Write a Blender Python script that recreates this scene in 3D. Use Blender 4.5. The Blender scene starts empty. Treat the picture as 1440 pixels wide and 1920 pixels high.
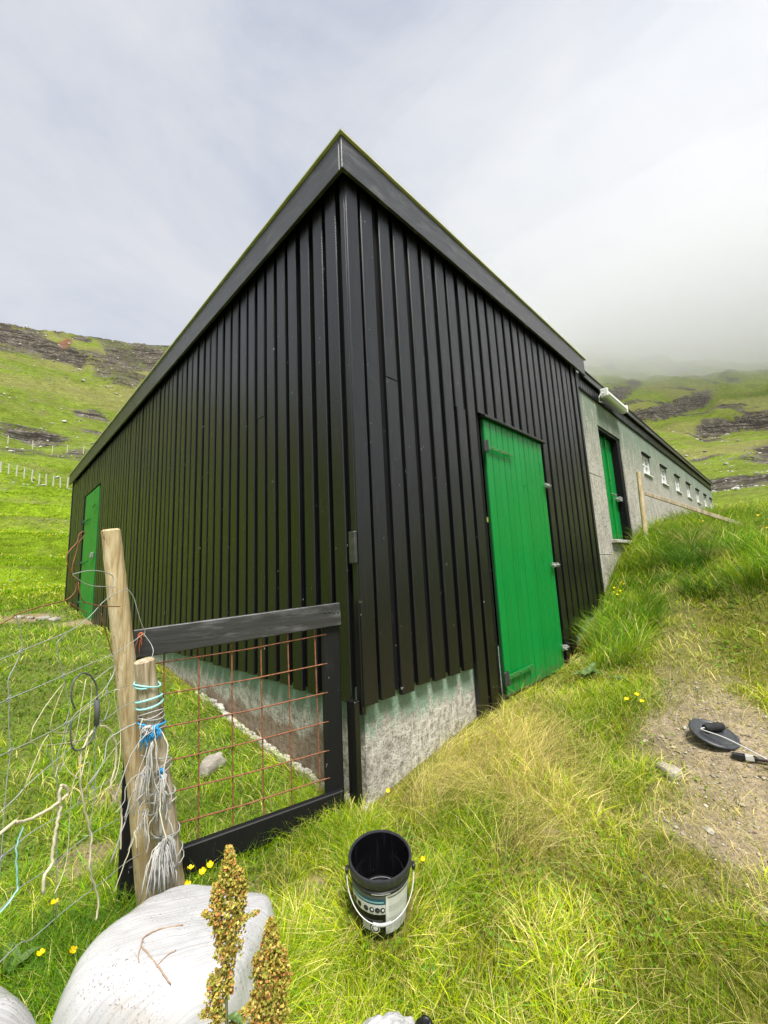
import bpy, math, random
import numpy as np
from mathutils import Vector, Matrix

random.seed(7)
rng = np.random.default_rng(11)
R = math.radians
scene = bpy.context.scene
COL = scene.collection

# ------------------------------------------------------------------ camera
CAM = np.array([-1.4126, -1.6184, 1.05])
cam_d = bpy.data.cameras.new('camera')
cam = bpy.data.objects.new('camera', cam_d)
COL.objects.link(cam)
_r = Vector((0.7099143, -0.70269398, -0.04735871))
_u = Vector((-0.07376605, -0.14106056, 0.98724895))
_f = Vector((0.70041434, 0.69736869, 0.15197587))
M = Matrix(((_r.x, _u.x, -_f.x, CAM[0]), (_r.y, _u.y, -_f.y, CAM[1]), (_r.z, _u.z, -_f.z, CAM[2]), (0, 0, 0, 1)))
cam.matrix_world = M
cam_d.sensor_fit = 'HORIZONTAL'
cam_d.sensor_width = 36.0
cam_d.lens = 18.96
cam_d.clip_start = 0.02
cam_d.clip_end = 5000
scene.camera = cam

# ------------------------------------------------------------------ world, sun, exposure
SUN_TO = Vector((-0.22, -0.40, 0.90)).normalized()
world = bpy.data.worlds.new('World')
scene.world = world
world.use_nodes = True
wn, wl = world.node_tree.nodes, world.node_tree.links
wn.clear()
w_out = wn.new('ShaderNodeOutputWorld')
w_bg = wn.new('ShaderNodeBackground'); w_bg.inputs['Strength'].default_value = 0.1
sky = wn.new('ShaderNodeTexSky'); sky.sky_type = 'NISHITA'; sky.sun_disc = False
sky.sun_elevation = math.asin(SUN_TO.z); sky.sun_rotation = math.atan2(SUN_TO.x, SUN_TO.y)
sky.air_density = 1.2; sky.dust_density = 2.0
tc = wn.new('ShaderNodeTexCoord')
mp = wn.new('ShaderNodeMapping'); mp.inputs['Scale'].default_value = (1.0, 1.0, 2.0); mp.inputs['Location'].default_value = (0.35, 0.2, 0.0)
n1 = wn.new('ShaderNodeTexNoise'); n1.inputs['Scale'].default_value = 2.3; n1.inputs['Detail'].default_value = 7.0; n1.inputs['Roughness'].default_value = 0.58
n1.inputs['Distortion'].default_value = 0.35
rp = wn.new('ShaderNodeValToRGB')
rp.color_ramp.elements[0].position = 0.30; rp.color_ramp.elements[0].color = (0.500, 0.540, 0.640, 1)
rp.color_ramp.elements[1].position = 0.66; rp.color_ramp.elements[1].color = (0.745, 0.75, 0.775, 1)
e = rp.color_ramp.elements.new(0.50); e.color = (0.655, 0.678, 0.735, 1)
sc_ = wn.new('ShaderNodeVectorMath'); sc_.operation = 'SCALE'; sc_.inputs['Scale'].default_value = 3.3
mx = wn.new('ShaderNodeMix'); mx.data_type = 'RGBA'; mx.inputs['Factor'].default_value = 0.93
wl.new(tc.outputs['Generated'], mp.inputs['Vector']); wl.new(mp.outputs['Vector'], n1.inputs['Vector'])
wl.new(n1.outputs['Fac'], rp.inputs['Fac']); wl.new(rp.outputs['Color'], sc_.inputs[0])
wl.new(sky.outputs['Color'], mx.inputs['A']); wl.new(sc_.outputs['Vector'], mx.inputs['B'])
wl.new(mx.outputs['Result'], w_bg.inputs['Color']); wl.new(w_bg.outputs['Background'], w_out.inputs['Surface'])

sun_d = bpy.data.lights.new('sun', 'SUN')
sun_d.energy = 2.2; sun_d.angle = R(18); sun_d.color = (1.0, 0.96, 0.90)
sun = bpy.data.objects.new('sun', sun_d); COL.objects.link(sun)
sun.rotation_euler = (-SUN_TO).to_track_quat('-Z', 'Y').to_euler()
sun.location = SUN_TO * 30

scene.view_settings.view_transform = 'Standard'
scene.view_settings.look = 'None'
scene.view_settings.exposure = 1.65
scene.view_settings.gamma = 1.0
scene.view_settings.use_curve_mapping = False
scene.cycles.use_denoising = True
scene.cycles.volume_bounces = 4
scene.cycles.max_bounces = 10
scene.cycles.use_adaptive_sampling = True
scene.cycles.adaptive_threshold = 0.02

# ------------------------------------------------------------------ noise
def _hash(xi, yi, s):
    h = (xi * 374761393 + yi * 668265263 + s * 974634777) & 0xffffffff
    h = ((h ^ (h >> 13)) * 1274126177) & 0xffffffff
    return ((h ^ (h >> 16)) & 0xffff) / 65535.0
def vnoise(x, y, s=0):
    x = np.asarray(x, float); y = np.asarray(y, float)
    xi = np.floor(x).astype(np.int64); yi = np.floor(y).astype(np.int64)
    fx = x - xi; fy = y - yi
    fx = fx * fx * (3 - 2 * fx); fy = fy * fy * (3 - 2 * fy)
    a = _hash(xi, yi, s); b = _hash(xi + 1, yi, s); c = _hash(xi, yi + 1, s); d = _hash(xi + 1, yi + 1, s)
    return (a * (1 - fx) + b * fx) * (1 - fy) + (c * (1 - fx) + d * fx) * fy
def fbm(x, y, o=4, s=0):
    t = 0; a = 0.5; n = 0
    for k in range(o):
        t = t + a * vnoise(x * 2 ** k + 17.3 * k, y * 2 ** k - 9.1 * k, s + k); n += a; a *= 0.5
    return t / n
def sst(a, b, x):
    t = np.clip((np.asarray(x, float) - a) / (b - a), 0, 1); return t * t * (3 - 2 * t)

# ------------------------------------------------------------------ terrain height
CP = np.array([(0,0,-.085),(.1,-.12,-.10),(.5,-.08,-.02),(1,0,.05),(1.4,0,.09),(2.44,0,.13),(3.0,0,.30),(3.55,0,.5),(4.4,0,1.0),(5.1,0,1.28),(7,0,1.50),(10,0,1.85),(14,0,2.45),
(0,.4,-.10),(0,1.5,.03),(0,3,.18),(0,5.2,.38),(0,7,.48),(0,9.4,.68),(0,12,.95),
(-1.41,-1.62,-.42),(-.3,-.4,-.14),(-.65,-.8,-.24),(-.9,.23,-.16),(-.55,.2,-.14),(-.25,.15,-.12),(-.9,-.3,-.2),(-2,-.5,-.3),(-2,2,.0),(-2.5,5,.3),(-4,10,.75),(-5,3,.0),(-3,-2,-.6),
(1.37,-1.19,.1),(.5,-1.2,-.12),(1.1,-1.02,.0),(1.2,-2,-.02),(2.3,-.95,.27),(2.5,-2.,.3),(3.8,-.6,.8),(4,-2,.85),(5.5,-1,1.26),(7,-1.5,1.50),(8,-3,1.58),(0,-3,-.45),(5,5,.9),(10,8,1.7),(-6,-4,-1.0),(1,-6,-.9),(-8,8,.5),(9,-8,1.2)], float)
def _phi(r2): return r2 * np.log(r2 + 1e-9) * .5
_n = len(CP); _A = np.zeros((_n + 3, _n + 3)); _d = ((CP[:, None, :2] - CP[None, :, :2]) ** 2).sum(-1)
_A[:_n, :_n] = _phi(_d) + np.eye(_n) * .02; _A[:_n, _n] = 1; _A[:_n, _n + 1:] = CP[:, :2]; _A[_n:, :_n] = _A[:_n, _n:].T
_W = np.linalg.solve(_A, np.r_[CP[:, 2], 0, 0, 0])
def near(x, y):
    o = _W[_n] + _W[_n + 1] * x + _W[_n + 2] * y
    for i in range(_n): o = o + _W[i] * _phi((x - CP[i, 0]) ** 2 + (y - CP[i, 1]) ** 2)
    return o
TL = np.array([(8,-3.6),(12,-1.2),(17,1.0),(25,4.6),(40,8.2),(62,11.6),(85,14.6),(120,19.2),(160,23.6),(205,27.0),(240,26.2),(320,21),(500,13),(1200,6)])
TR = np.array([(8,3.2),(12,3.9),(18,4.5),(30,5.1),(50,6.6),(80,8.6),(120,11.2),(180,14.4),(250,17.4),(350,20.5),(480,23.2),(650,25.0),(850,22),(1200,16)])
TB = np.array([(8,-7),(20,-7.5),(60,-8),(150,-6),(400,-3.0),(1200,-1.1)])
def _tab(T, r): return np.interp(np.log(r), np.log(T[:, 0]), T[:, 1])
def hill(x, y):
    """returns (z, rockiness)"""
    dx = x - CAM[0]; dy = y - CAM[1]
    r = np.maximum(np.hypot(dx, dy), .05); az = np.degrees(np.arctan2(dx, dy))
    rr = np.clip(r, 8, 1200)
    wr = sst(22, 66, az)
    back = np.maximum(sst(108, 150, az), sst(-42, -85, az))
    ridge = 1 + .016 * (fbm(az * .35 + 3, 0 * az, 3, 5) - .5) * sst(60, 150, rr) + .0050 * np.clip(az, -20, 30) * sst(80, 180, rr)
    eL = _tab(TL, rr) * ridge; eR = _tab(TR, rr) - .32 * np.clip(az - 79, -12, 30) * sst(60, 260, rr)
    e0 = eL * (1 - wr) + eR * wr
    big = (fbm(x * .018, y * .018, 4, 21) - .5) * 3.2 + (fbm(x * .07, y * .07, 3, 31) - .5) * 1.3
    e0 = e0 + big * sst(35, 110, rr) * (1 - .8 * sst(150, 205, rr) * (1 - wr))
    per = 3.1
    t = e0 / per + .9 * fbm(az * .055, rr * .004, 3, 41) + .02 * az
    k = np.floor(t); fr = t - k
    amp = sst(.42, .62, fbm(az * .10 + k * 7.7, k * 3.1, 4, 51)) * sst(45, 80, rr)
    S = np.where(fr < .74, fr * .55, .407 + (fr - .74) / .26 * .593)
    e1 = e0 + amp * (S - fr) * per
    rock = amp * sst(.70, .77, fr) * (1 - .6 * sst(.96, 1., fr))
    # the cliff band along the top of the left hand ridge
    topb = sst(23.6, 24.6, e0 + (fbm(az * .25, e0 * .3, 3, 61) - .5) * 2.6) * (1 - wr) * sst(.30, .48, fbm(az * .2, e0 * .5, 3, 62))
    rock = np.maximum(rock, topb * .62 * (rr < 230))
    sc = sst(.60, .70, fbm(x * .06, y * .06, 4, 71)) * sst(60, 100, rr)
    rock = np.maximum(rock, sc * .75)
    e1 = e1 + rock * (fbm(x * .35, y * .35, 3, 81) - .45) * .9 * (1 - sst(230, 400, rr) * .5)
    e1 = e1 * (1 - back) + _tab(TB, rr) * back
    rock = rock * (1 - back)
    z = CAM[2] + r * np.tan(np.radians(e1))
    # grassed terraces in the left field
    f = (1 - wr) * (1 - back) * sst(14, 20, rr) * (1 - sst(50, 75, rr))
    tz = (z + .25 * fbm(x * .12, y * .12, 3, 91)) / 2.1
    q = tz - np.floor(tz); z = z + f * 2.1 * (np.where(q < .76, q * .50, .38 + (q - .76) / .24 * .62) - q) * 1.0
    z = z + (fbm(x * .5, y * .5, 3, 95) - .5) * .35 * sst(14, 40, rr)
    return z, rock
def gz(x, y):
    x = np.asarray(x, float); y = np.asarray(y, float)
    r = np.hypot(x - CAM[0], y - CAM[1]); b = sst(8.5, 13.5, r)
    bump = (fbm(x * 2.2, y * 2.2, 3, 3) - .5) * .05 * sst(.3, .9, np.hypot(x + .31, y + .4)) + (fbm(x * 9, y * 9, 2, 8) - .5) * .012
    return near(x, y) * (1 - b) + hill(x, y)[0] * b + bump * (1 - b)
def g1(x, y): return float(gz(np.array([x]), np.array([y]))[0])

PATH = np.array([(1.1,-3.2),(.98,-2.2),(1.0,-1.62),(1.25,-1.36),(1.75,-1.12),(2.3,-.97),(3.0,-.80),(3.6,-.64),(4.3,-.52)])
PW = np.array([.60,.58,.54,.42,.28,.22,.17,.14,.10])
def seg_d(x, y, P, Wd):
    best = np.full(np.shape(x), 9.0)
    for i in range(len(P) - 1):
        a, b = P[i], P[i + 1]; ab = b - a
        t = np.clip(((x - a[0]) * ab[0] + (y - a[1]) * ab[1]) / (ab @ ab), 0, 1)
        d = np.hypot(x - a[0] - t * ab[0], y - a[1] - t * ab[1]) / (Wd[i] * (1 - t) + Wd[i + 1] * t)
        best = np.minimum(best, d)
    return best
BARE = [(-.40,-.13,.09),(-.60,.0,.11),(-.45,-.26,.06),(-.75,-.04,.08),(.42,-.72,.07),(-.2,6.95,.42),(-.7,8.2,.55),(2.62,-.12,.16),(-1.0,.75,.12),(-.8,1.15,.10)]
def zones(x, y):
    nz = fbm(x * 2.1, y * 2.1, 4, 101); nf = fbm(x * 6.5, y * 6.5, 3, 111)
    path = (1 - .72 * sst(1.6, 2.4, x)) * (1 - sst(.55, 1.25, seg_d(x, y, PATH, PW) + (nz - .5) * 1.3 + (nf - .5) * .9))
    straw = 1 - sst(.5, 1.2, seg_d(x, y, np.array([(.25,-.20),(.7,-.30),(1.25,-.30)]), np.array([.15,.32,.24])) + (nf - .5) * .7)
    st2 = (1 - sst(.4, 1.2, np.hypot((x - .62) / .45, (y + .62) / .26) + (nf - .5) * .8)) * .7
    straw = np.maximum(straw, st2)
    tuss = (1 - sst(.6, 1.2, seg_d(x, y, np.array([(2.45,-.42),(3.2,-.36),(4.2,-.26),(6.5,-.25),(12,-.5)]), np.array([.22,.30,.26,.3,.5])) + (nz - .5) * .7))
    tuss = np.maximum(tuss, sst(2.9, 4.4, x + (nz - .5) * 1.5) * (y < .1) * (.95 - .8 * path))
    tuss = np.maximum(tuss, (1 - sst(.5, 1.2, seg_d(x, y, np.array([(-.05,-.14),(-.16,-.05)]), np.array([.10,.10])))) * .5)
    lush = sst(.05, -.12, x) * sst(-.1, .25, y) + (1 - sst(.7, 1.2, np.hypot((x + 1.2) / .5, (y + .05) / .45)))
    lush = np.clip(lush, 0, 1)
    bare = np.zeros(np.shape(x))
    for bx, by, br in BARE: bare = np.maximum(bare, 1 - sst(.5, 1.1, np.hypot(x - bx, y - by) / br + (nf - .5) * .9))
    return dict(path=path, straw=straw * (1 - path * .8), tuss=tuss * (1 - path * .75), lush=lush, bare=bare, nz=nz, nf=nf)

# ------------------------------------------------------------------ mesh helpers
WORLD = {}
def setp(o, label=None, category=None, group=None, kind=None):
    if label: o['label'] = label
    if category: o['category'] = category
    if group: o['group'] = group
    if kind: o['kind'] = kind
    return o
def worg(o): return WORLD[o.name] if o is not None else Vector((0, 0, 0))
def thing(name, loc, label, category, group=None):
    o = bpy.data.objects.new(name, None); COL.objects.link(o)
    o.empty_display_size = .1; o.location = loc; WORLD[o.name] = Vector(loc)
    return setp(o, label, category, group)
def link_mesh(name, me, org, parent=None):
    o = bpy.data.objects.new(name, me); COL.objects.link(o)
    org = Vector(org)
    if parent is not None: o.parent = parent
    o.location = org - worg(parent); WORLD[o.name] = org
    return o
class MB:
    def __init__(s): s.v = []; s.f = []
    def add(s, vs, fs):
        b = len(s.v); s.v += [tuple(map(float, p)) for p in vs]; s.f += [tuple(i + b for i in q) for q in fs]; return s
    def box(s, x0, x1, y0, y1, z0, z1):
        return s.hexa([(x0,y0,z0),(x1,y0,z0),(x1,y1,z0),(x0,y1,z0),(x0,y0,z1),(x1,y0,z1),(x1,y1,z1),(x0,y1,z1)])
    def hexa(s, p):
        return s.add(p, [(0,3,2,1),(4,5,6,7),(0,1,5,4),(1,2,6,5),(2,3,7,6),(3,0,4,7)])
    def cbox(s, c, h, Rm=None, ch=.004):
        """chamfered box: centre c, half sizes h, rotation Rm"""
        hx, hy, hz = h; ch = min(ch, hx * .6, hy * .6, hz * .6); pts = []
        import itertools
        vs = []
        idx = {}
        for sx in (-1, 1):
            for sy in (-1, 1):
                for sz in (-1, 1):
                    for a in range(3):
                        p = [sx * hx, sy * hy, sz * hz]
                        for b in range(3):
                            if b != a: p[b] -= (sx, sy, sz)[b] * ch
                        idx[(sx, sy, sz, a)] = len(vs); vs.append(p)
        fs = []
        S = (-1, 1)
        for a in range(3):
            b, c_ = (a + 1) % 3, (a + 2) % 3
            for sa in S:
                q = []
                for sb, sc2 in ((-1,-1),(1,-1),(1,1),(-1,1)):
                    k = [0,0,0]; k[a] = sa; k[b] = sb; k[c_] = sc2; q.append(idx[(k[0],k[1],k[2],a)])
                fs.append(q if sa > 0 else q[::-1])
            for sb in S:
                for sc2 in S:
                    k = [0,0,0]; k[b] = sb; k[c_] = sc2
                    k0 = list(k); k0[a] = -1; k1 = list(k); k1[a] = 1
                    q = [idx[(*k0, b)], idx[(*k1, b)], idx[(*k1, c_)], idx[(*k0, c_)]]
                    fs.append(q if sb * sc2 < 0 else q[::-1])
        for sx in S:
            for sy in S:
                for sz in S:
                    q = [idx[(sx,sy,sz,a)] for a in range(3)]
                    fs.append(q if sx * sy * sz > 0 else q[::-1])
        if Rm is not None: vs = [tuple(Rm @ Vector(p)) for p in vs]
        vs = [(p[0] + c[0], p[1] + c[1], p[2] + c[2]) for p in vs]
        return s.add(vs, fs)
    def beam(s, a, b, width, thick, up=(0,0,1), ch=.004):
        a, b = Vector(a), Vector(b); d = b - a; L = d.length; d.normalize()
        u = Vector(up); side = d.cross(u).normalized(); u = side.cross(d).normalized()
        Rm = Matrix((d, side, u)).transposed()
        return s.cbox((a + b) / 2, (L / 2, thick / 2, width / 2), Rm, ch)
    def tube(s, pts, rad, n=6, cap=True):
        pts = [Vector(p) for p in pts]; m = len(pts)
        if not hasattr(rad, '__len__'): rad = [rad] * m
        d0 = (pts[1] - pts[0]).normalized(); ref = Vector((0,0,1)) if abs(d0.z) < .9 else Vector((1,0,0))
        nx = d0.cross(ref).normalized(); vs = []
        for i, p in enumerate(pts):
            d = (pts[min(i + 1, m - 1)] - pts[max(i - 1, 0)])
            d = d.normalized() if d.length > 1e-9 else d0
            nx = (nx - d * nx.dot(d)); nx = nx.normalized() if nx.length > 1e-6 else d.orthogonal().normalized()
            ny = d.cross(nx)
            for k in range(n):
                a = 2 * math.pi * k / n; vs.append(p + (nx * math.cos(a) + ny * math.sin(a)) * rad[i])
        fs = []
        for i in range(m - 1):
            for k in range(n):
                fs.append((i * n + k, i * n + (k + 1) % n, (i + 1) * n + (k + 1) % n, (i + 1) * n + k))
        if cap: fs += [tuple(range(n))[::-1], tuple((m - 1) * n + k for k in range(n))]
        return s.add(vs, fs)
    def lathe(s, prof, n=32, c=(0,0,0), a0=0., a1=2 * math.pi, Rm=None):
        full = abs(a1 - a0 - 2 * math.pi) < 1e-6; m = n if full else n + 1; vs = []
        for r, z in prof:
            for k in range(m):
                a = a0 + (a1 - a0) * k / n; p = Vector((r * math.cos(a), r * math.sin(a), z))
                if Rm is not None: p = Rm @ p
                vs.append((p.x + c[0], p.y + c[1], p.z + c[2]))
        fs = []
        for i in range(len(prof) - 1):
            for k in range(n):
                k2 = (k + 1) % m if full else k + 1
                fs.append((i * m + k, i * m + k2, (i + 1) * m + k2, (i + 1) * m + k))
        return s.add(vs, fs)
    def build(s, name, mat, parent=None, smooth=False, org=None, auto=None):
        if org is None:
            a = np.array(s.v); org = (a.min(0) + a.max(0)) / 2; org[2] = a[:, 2].min()
        org = Vector(org)
        me = bpy.data.meshes.new(name)
        me.from_pydata([(p[0] - org.x, p[1] - org.y, p[2] - org.z) for p in s.v], [], s.f)
        if mat is not None: me.materials.append(mat)
        if smooth:
            me.polygons.foreach_set('use_smooth', [True] * len(me.polygons))
            if auto: me.set_sharp_from_angle(angle=R(auto))
        me.update()
        return link_mesh(name, me, org, parent)
def tri_mesh(name, V, F, mat, color=None, smooth=False, parent=None, extra=None):
    me = bpy.data.meshes.new(name)
    me.vertices.add(len(V)); me.vertices.foreach_set('co', np.ascontiguousarray(V, np.float32).ravel())
    F = np.asarray(F); k = F.shape[1]
    me.loops.add(F.size); me.loops.foreach_set('vertex_index', np.ascontiguousarray(F, np.int32).ravel())
    me.polygons.add(len(F)); me.polygons.foreach_set('loop_start', np.arange(0, F.size, k, dtype=np.int32))
    me.polygons.foreach_set('loop_total', np.full(len(F), k, np.int32))
    me.polygons.foreach_set('use_smooth', np.full(len(F), smooth))
    if color is not None:
        at = me.color_attributes.new('Col', 'FLOAT_COLOR', 'POINT')
        c4 = np.ones((len(V), 4), np.float32); c4[:, :3] = color; at.data.foreach_set('color', c4.ravel())
    if extra is not None:
        for nm, arr in extra.items():
            at = me.attributes.new(nm, 'FLOAT', 'POINT'); at.data.foreach_set('value', np.ascontiguousarray(arr, np.float32))
    me.materials.append(mat); me.update(calc_edges=True); me.validate()
    o = bpy.data.objects.new(name, me); COL.objects.link(o); WORLD[o.name] = Vector((0,0,0))
    if parent is not None: o.parent = parent; o.location = -worg(parent)
    return o

# ------------------------------------------------------------------ material helpers
class NT:
    def __init__(s, name):
        s.m = bpy.data.materials.new(name); s.m.use_nodes = True; s.t = s.m.node_tree
        s.b = s.t.nodes['Principled BSDF']; s.out = s.t.nodes['Material Output']
    def n(s, t, props=None, **inp):
        nd = s.t.nodes.new('ShaderNode' + t)
        for k, v in (props or {}).items(): setattr(nd, k, v)
        for k, v in inp.items():
            k = k.replace('_', ' ')
            s.set(nd.inputs[k], v)
        return nd
    def set(s, sock, v):
        if isinstance(v, bpy.types.NodeSocket): s.t.links.new(v, sock)
        elif isinstance(v, bpy.types.Node): s.t.links.new(v.outputs[0], sock)
        else: sock.default_value = v
    def P(s, **k):
        for a, v in k.items(): s.set(s.b.inputs[a.replace('_', ' ')], v)
        return s
    def coord(s, which='Object', scale=(1,1,1), rnd=False):
        c = s.t.nodes.new('ShaderNodeTexCoord').outputs[which]
        mp = s.n('Mapping', Scale=scale); s.set(mp.inputs['Vector'], c)
        if rnd:
            oi = s.t.nodes.new('ShaderNodeObjectInfo')
            ml = s.n('Math', {'operation': 'MULTIPLY'}); s.set(ml.inputs[0], oi.outputs['Random']); ml.inputs[1].default_value = 37.
            cx = s.n('CombineXYZ', X=ml.outputs[0], Y=ml.outputs[0], Z=ml.outputs[0])
            s.set(mp.inputs['Location'], cx.outputs[0])
        return mp.outputs[0]
    def noise(s, vec, scale, detail=4., rough=.55, dist=0.):
        nd = s.n('TexNoise', Scale=scale, Detail=detail, Roughness=rough, Distortion=dist); s.set(nd.inputs['Vector'], vec); return nd.outputs['Fac']
    def ramp(s, fac, stops):
        nd = s.t.nodes.new('ShaderNodeValToRGB'); s.set(nd.inputs[0], fac); el = nd.color_ramp.elements
        while len(el) < len(stops): el.new(.5)
        for e_, (p, c) in zip(el, stops):
            e_.position = p; e_.color = (c, c, c, 1) if not hasattr(c, '__len__') else (*c, 1)
        return nd.outputs[0]
    def mix(s, fac, a, b, mode='MIX'):
        nd = s.t.nodes.new('ShaderNodeMix'); nd.data_type = 'RGBA'; nd.blend_type = mode
        s.set(nd.inputs['Factor'], fac)
        for k, v in (('A', a), ('B', b)):
            v = (*v, 1) if isinstance(v, tuple) and len(v) == 3 else v
            s.set(nd.inputs[k], v) if not isinstance(v, tuple) else setattr(nd.inputs[k], 'default_value', v)
        return nd.outputs['Result']
    def math(s, op, a, b=0.):
        nd = s.n('Math', {'operation': op}); s.set(nd.inputs[0], a); s.set(nd.inputs[1], b); return nd.outputs[0]
    def bump(s, h, strength=.3, dist=.01, nrm=None):
        nd = s.n('Bump', Strength=strength, Distance=dist, Height=h)
        if nrm is not None: s.set(nd.inputs['Normal'], nrm)
        return nd.outputs[0]
def plain(name, col, rough=.5, metal=0., spec=.5):
    t = NT(name); t.P(Base_Color=(*col, 1), Roughness=rough, Metallic=metal); t.b.inputs['Specular IOR Level'].default_value = spec; return t.m

def mk_black(name, saw=False, spec=.44, rough=(.22, .42)):
    t = NT(name); v = t.coord('Object', (1,1,1), True); vz = t.coord('Object', (28,28,1.3), True)
    grain = t.noise(vz, 2.2, 6, .62, .4); big = t.noise(v, 1.7, 4); fine = t.noise(v, 55, 3, .6)
    oi = t.t.nodes.new('ShaderNodeObjectInfo').outputs['Random']
    base = t.ramp(grain, [(.3, (.0025,.0025,.0027)), (.75, (.0060,.0060,.0066))])
    base = t.mix(t.math('MULTIPLY', oi, .5), base, (.007,.007,.008))
    sp = t.noise(t.coord('Object', (1,1,.55), True), 46, 2, .5)
    base = t.mix(t.ramp(sp, [(.745, 0.), (.77, 1.)]), base, (.22,.22,.21))
    wear = t.ramp(t.noise(t.coord('Object', (9,9,1.2), True), 3.1, 5, .7), [(.60, 0.), (.76, .6)])
    base = t.mix(wear, base, (.028,.028,.027))
    rg = t.n('MapRange', To_Min=rough[0], To_Max=rough[1]); t.set(rg.inputs['Value'], big)
    h = t.math('ADD', t.math('MULTIPLY', grain, .8), t.math('MULTIPLY', fine, .35))
    nrm = t.bump(h, .55, .003)
    if saw:
        wv = t.n('TexWave', {'wave_type': 'RINGS', 'rings_direction': 'SPHERICAL'}, Scale=22., Distortion=2.2, Detail=2.)
        wv.inputs['Detail Scale'].default_value = 1.4
        t.set(wv.inputs['Vector'], t.coord('Object', (.8,.8,1.0)))
        mp_ = [n for n in t.t.nodes if n.type == 'MAPPING'][-1]; mp_.inputs['Location'].default_value = (.0, .35, -3.1)
        nrm = t.bump(wv.outputs['Fac'], .10, .004, nrm)
    t.P(Base_Color=base, Roughness=rg.outputs[0], Normal=nrm); t.b.inputs['Specular IOR Level'].default_value = spec; t.b.inputs['IOR'].default_value = 1.62
    return t.m
M_BLACK = mk_black('black_gloss_paint'); M_SAW = mk_black('black_paint_sawn_board', True)
M_BACK = mk_black('black_paint_under_board', rough=(.55, .75), spec=.12)
M_GATE = mk_black('black_paint_matt', rough=(.5, .7), spec=.25)
def mk_fascia():
    t = NT('black_paint_weathered'); v = t.coord('Object', (1,1,1)); g = t.noise(t.coord('Object', (1.2,1.2,22)), 3, 6, .65, .3)
    w = t.noise(t.coord('Object', (1.5,1.5,7)), 2.6, 6, .7)
    base = t.ramp(g, [(.3, (.013,.013,.014)), (.7, (.035,.035,.038))])
    base = t.mix(t.ramp(w, [(.50, 0.), (.68, .8)]), base, (.12,.12,.125))
    t.P(Base_Color=base, Roughness=t.ramp(w, [(.3, .30), (.7, .5)]), Normal=t.bump(g, .35, .004)); t.b.inputs['IOR'].default_value = 1.7; return t.m
M_FASCIA = mk_fascia()
def mk_green():
    t = NT('green_gloss_paint'); v = t.coord('Object', (1,1,1), True); n_ = t.noise(v, 2.2, 4); f = t.noise(t.coord('Object', (30,30,1.5), True), 3, 5)
    base = t.mix(n_, (.0008,.205,.032), (.002,.250,.046))
    sp = t.noise(v, 40, 2); base = t.mix(t.ramp(sp, [(.76, 0.), (.78, .6)]), base, (.25,.42,.30))
    oi = t.t.nodes.new('ShaderNodeObjectInfo').outputs['Random']; base = t.mix(t.math('MULTIPLY', oi, .35), base, (.001,.165,.024)); base = t.mix(t.ramp(f, [(.55, 0.), (.75, .22)]), base, (.01,.13,.03))
    zc = t.n('SeparateXYZ', Vector=t.coord('Object', (1,1,1))).outputs['Z']; md = t.math('ADD', t.n('MapRange', Value=zc, From_Min=.30, From_Max=0., To_Min=-.2, To_Max=.22).outputs[0], t.noise(v, 22, 5, .7)); base = t.mix(t.ramp(md, [(.60, 0.), (.72, .5)]), base, (.10,.085,.05))
    t.P(Base_Color=base, Roughness=t.ramp(n_, [(.3, .26), (.7, .38)]), Normal=t.bump(f, .12, .003)); t.b.inputs['Specular IOR Level'].default_value = .32; return t.m
M_GREEN = mk_green(); M_GREENB = plain('dark_green_groove', (.001,.05,.012), .7)
def mk_concrete(name, far=False, brown=0.):
    t = NT(name); v = t.coord('Object', (1,1,1)); 
    a = t.noise(v, 3.2, 6, .65); b = t.noise(v, 26, 5, .6); c = t.noise(v, 85, 3, .6); st = t.noise(t.coord('Object', (14,14,1.1)), 1.6, 6, .7, .5)
    base = t.ramp(a, [(.28, (.34,.325,.28)), (.5, (.47,.45,.395)), (.72, (.58,.56,.50))])
    base = t.mix(t.ramp(b, [(.38, .75), (.56, 0.)]), base, (.19,.175,.14))
    base = t.mix(t.ramp(c, [(.36, .8), (.46, 0.)]), base, (.11,.10,.085))
    base = t.mix(t.ramp(st, [(.52, 0.), (.62, .75)]), base, (.60,.57,.49))
    # old green paint, whole along the top and flaked away below
    zc = t.n('SeparateXYZ', Vector=t.coord('Object', (1,1,1))).outputs['Z']
    if far:
        m = t.math('ADD', t.math('MULTIPLY', t.n('MapRange', Value=zc, From_Min=2.0, From_Max=3.25, To_Min=-.03, To_Max=.26).outputs[0], 1.), st)
        m = t.math('ADD', m, t.math('MULTIPLY', t.math('SUBTRACT', b, .5), .5))
        g = t.ramp(m, [(.62, 0.), (.70, .75)]); gc = (.115,.190,.135)
    else:
        m = t.math('ADD', t.n('MapRange', Value=zc, From_Min=.08, From_Max=.42, To_Min=-.04, To_Max=.36).outputs[0], t.math('ADD', t.math('MULTIPLY', st, .55), t.math('MULTIPLY', b, .38)))
        g = t.ramp(m, [(.60, 0.), (.70, .85)]); gc = (.15,.26,.185)
    base = t.mix(g, base, gc)
    if not far:
        m2 = t.math('ADD', t.n('MapRange', Value=zc, From_Min=.26, From_Max=.04, To_Min=0., To_Max=.32 + brown).outputs[0], a)
        base = t.mix(t.ramp(m2, [(.72, 0.), (.84, .7)]), base, (.15,.085,.045))
    h = t.math('ADD', t.math('MULTIPLY', a, 1.), t.math('ADD', t.math('MULTIPLY', b, .5), t.math('MULTIPLY', c, .25)))
    t.P(Base_Color=base, Roughness=.88, Normal=t.bump(h, .8, .016)); t.b.inputs['Specular IOR Level'].default_value = .25
    return t.m
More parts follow.
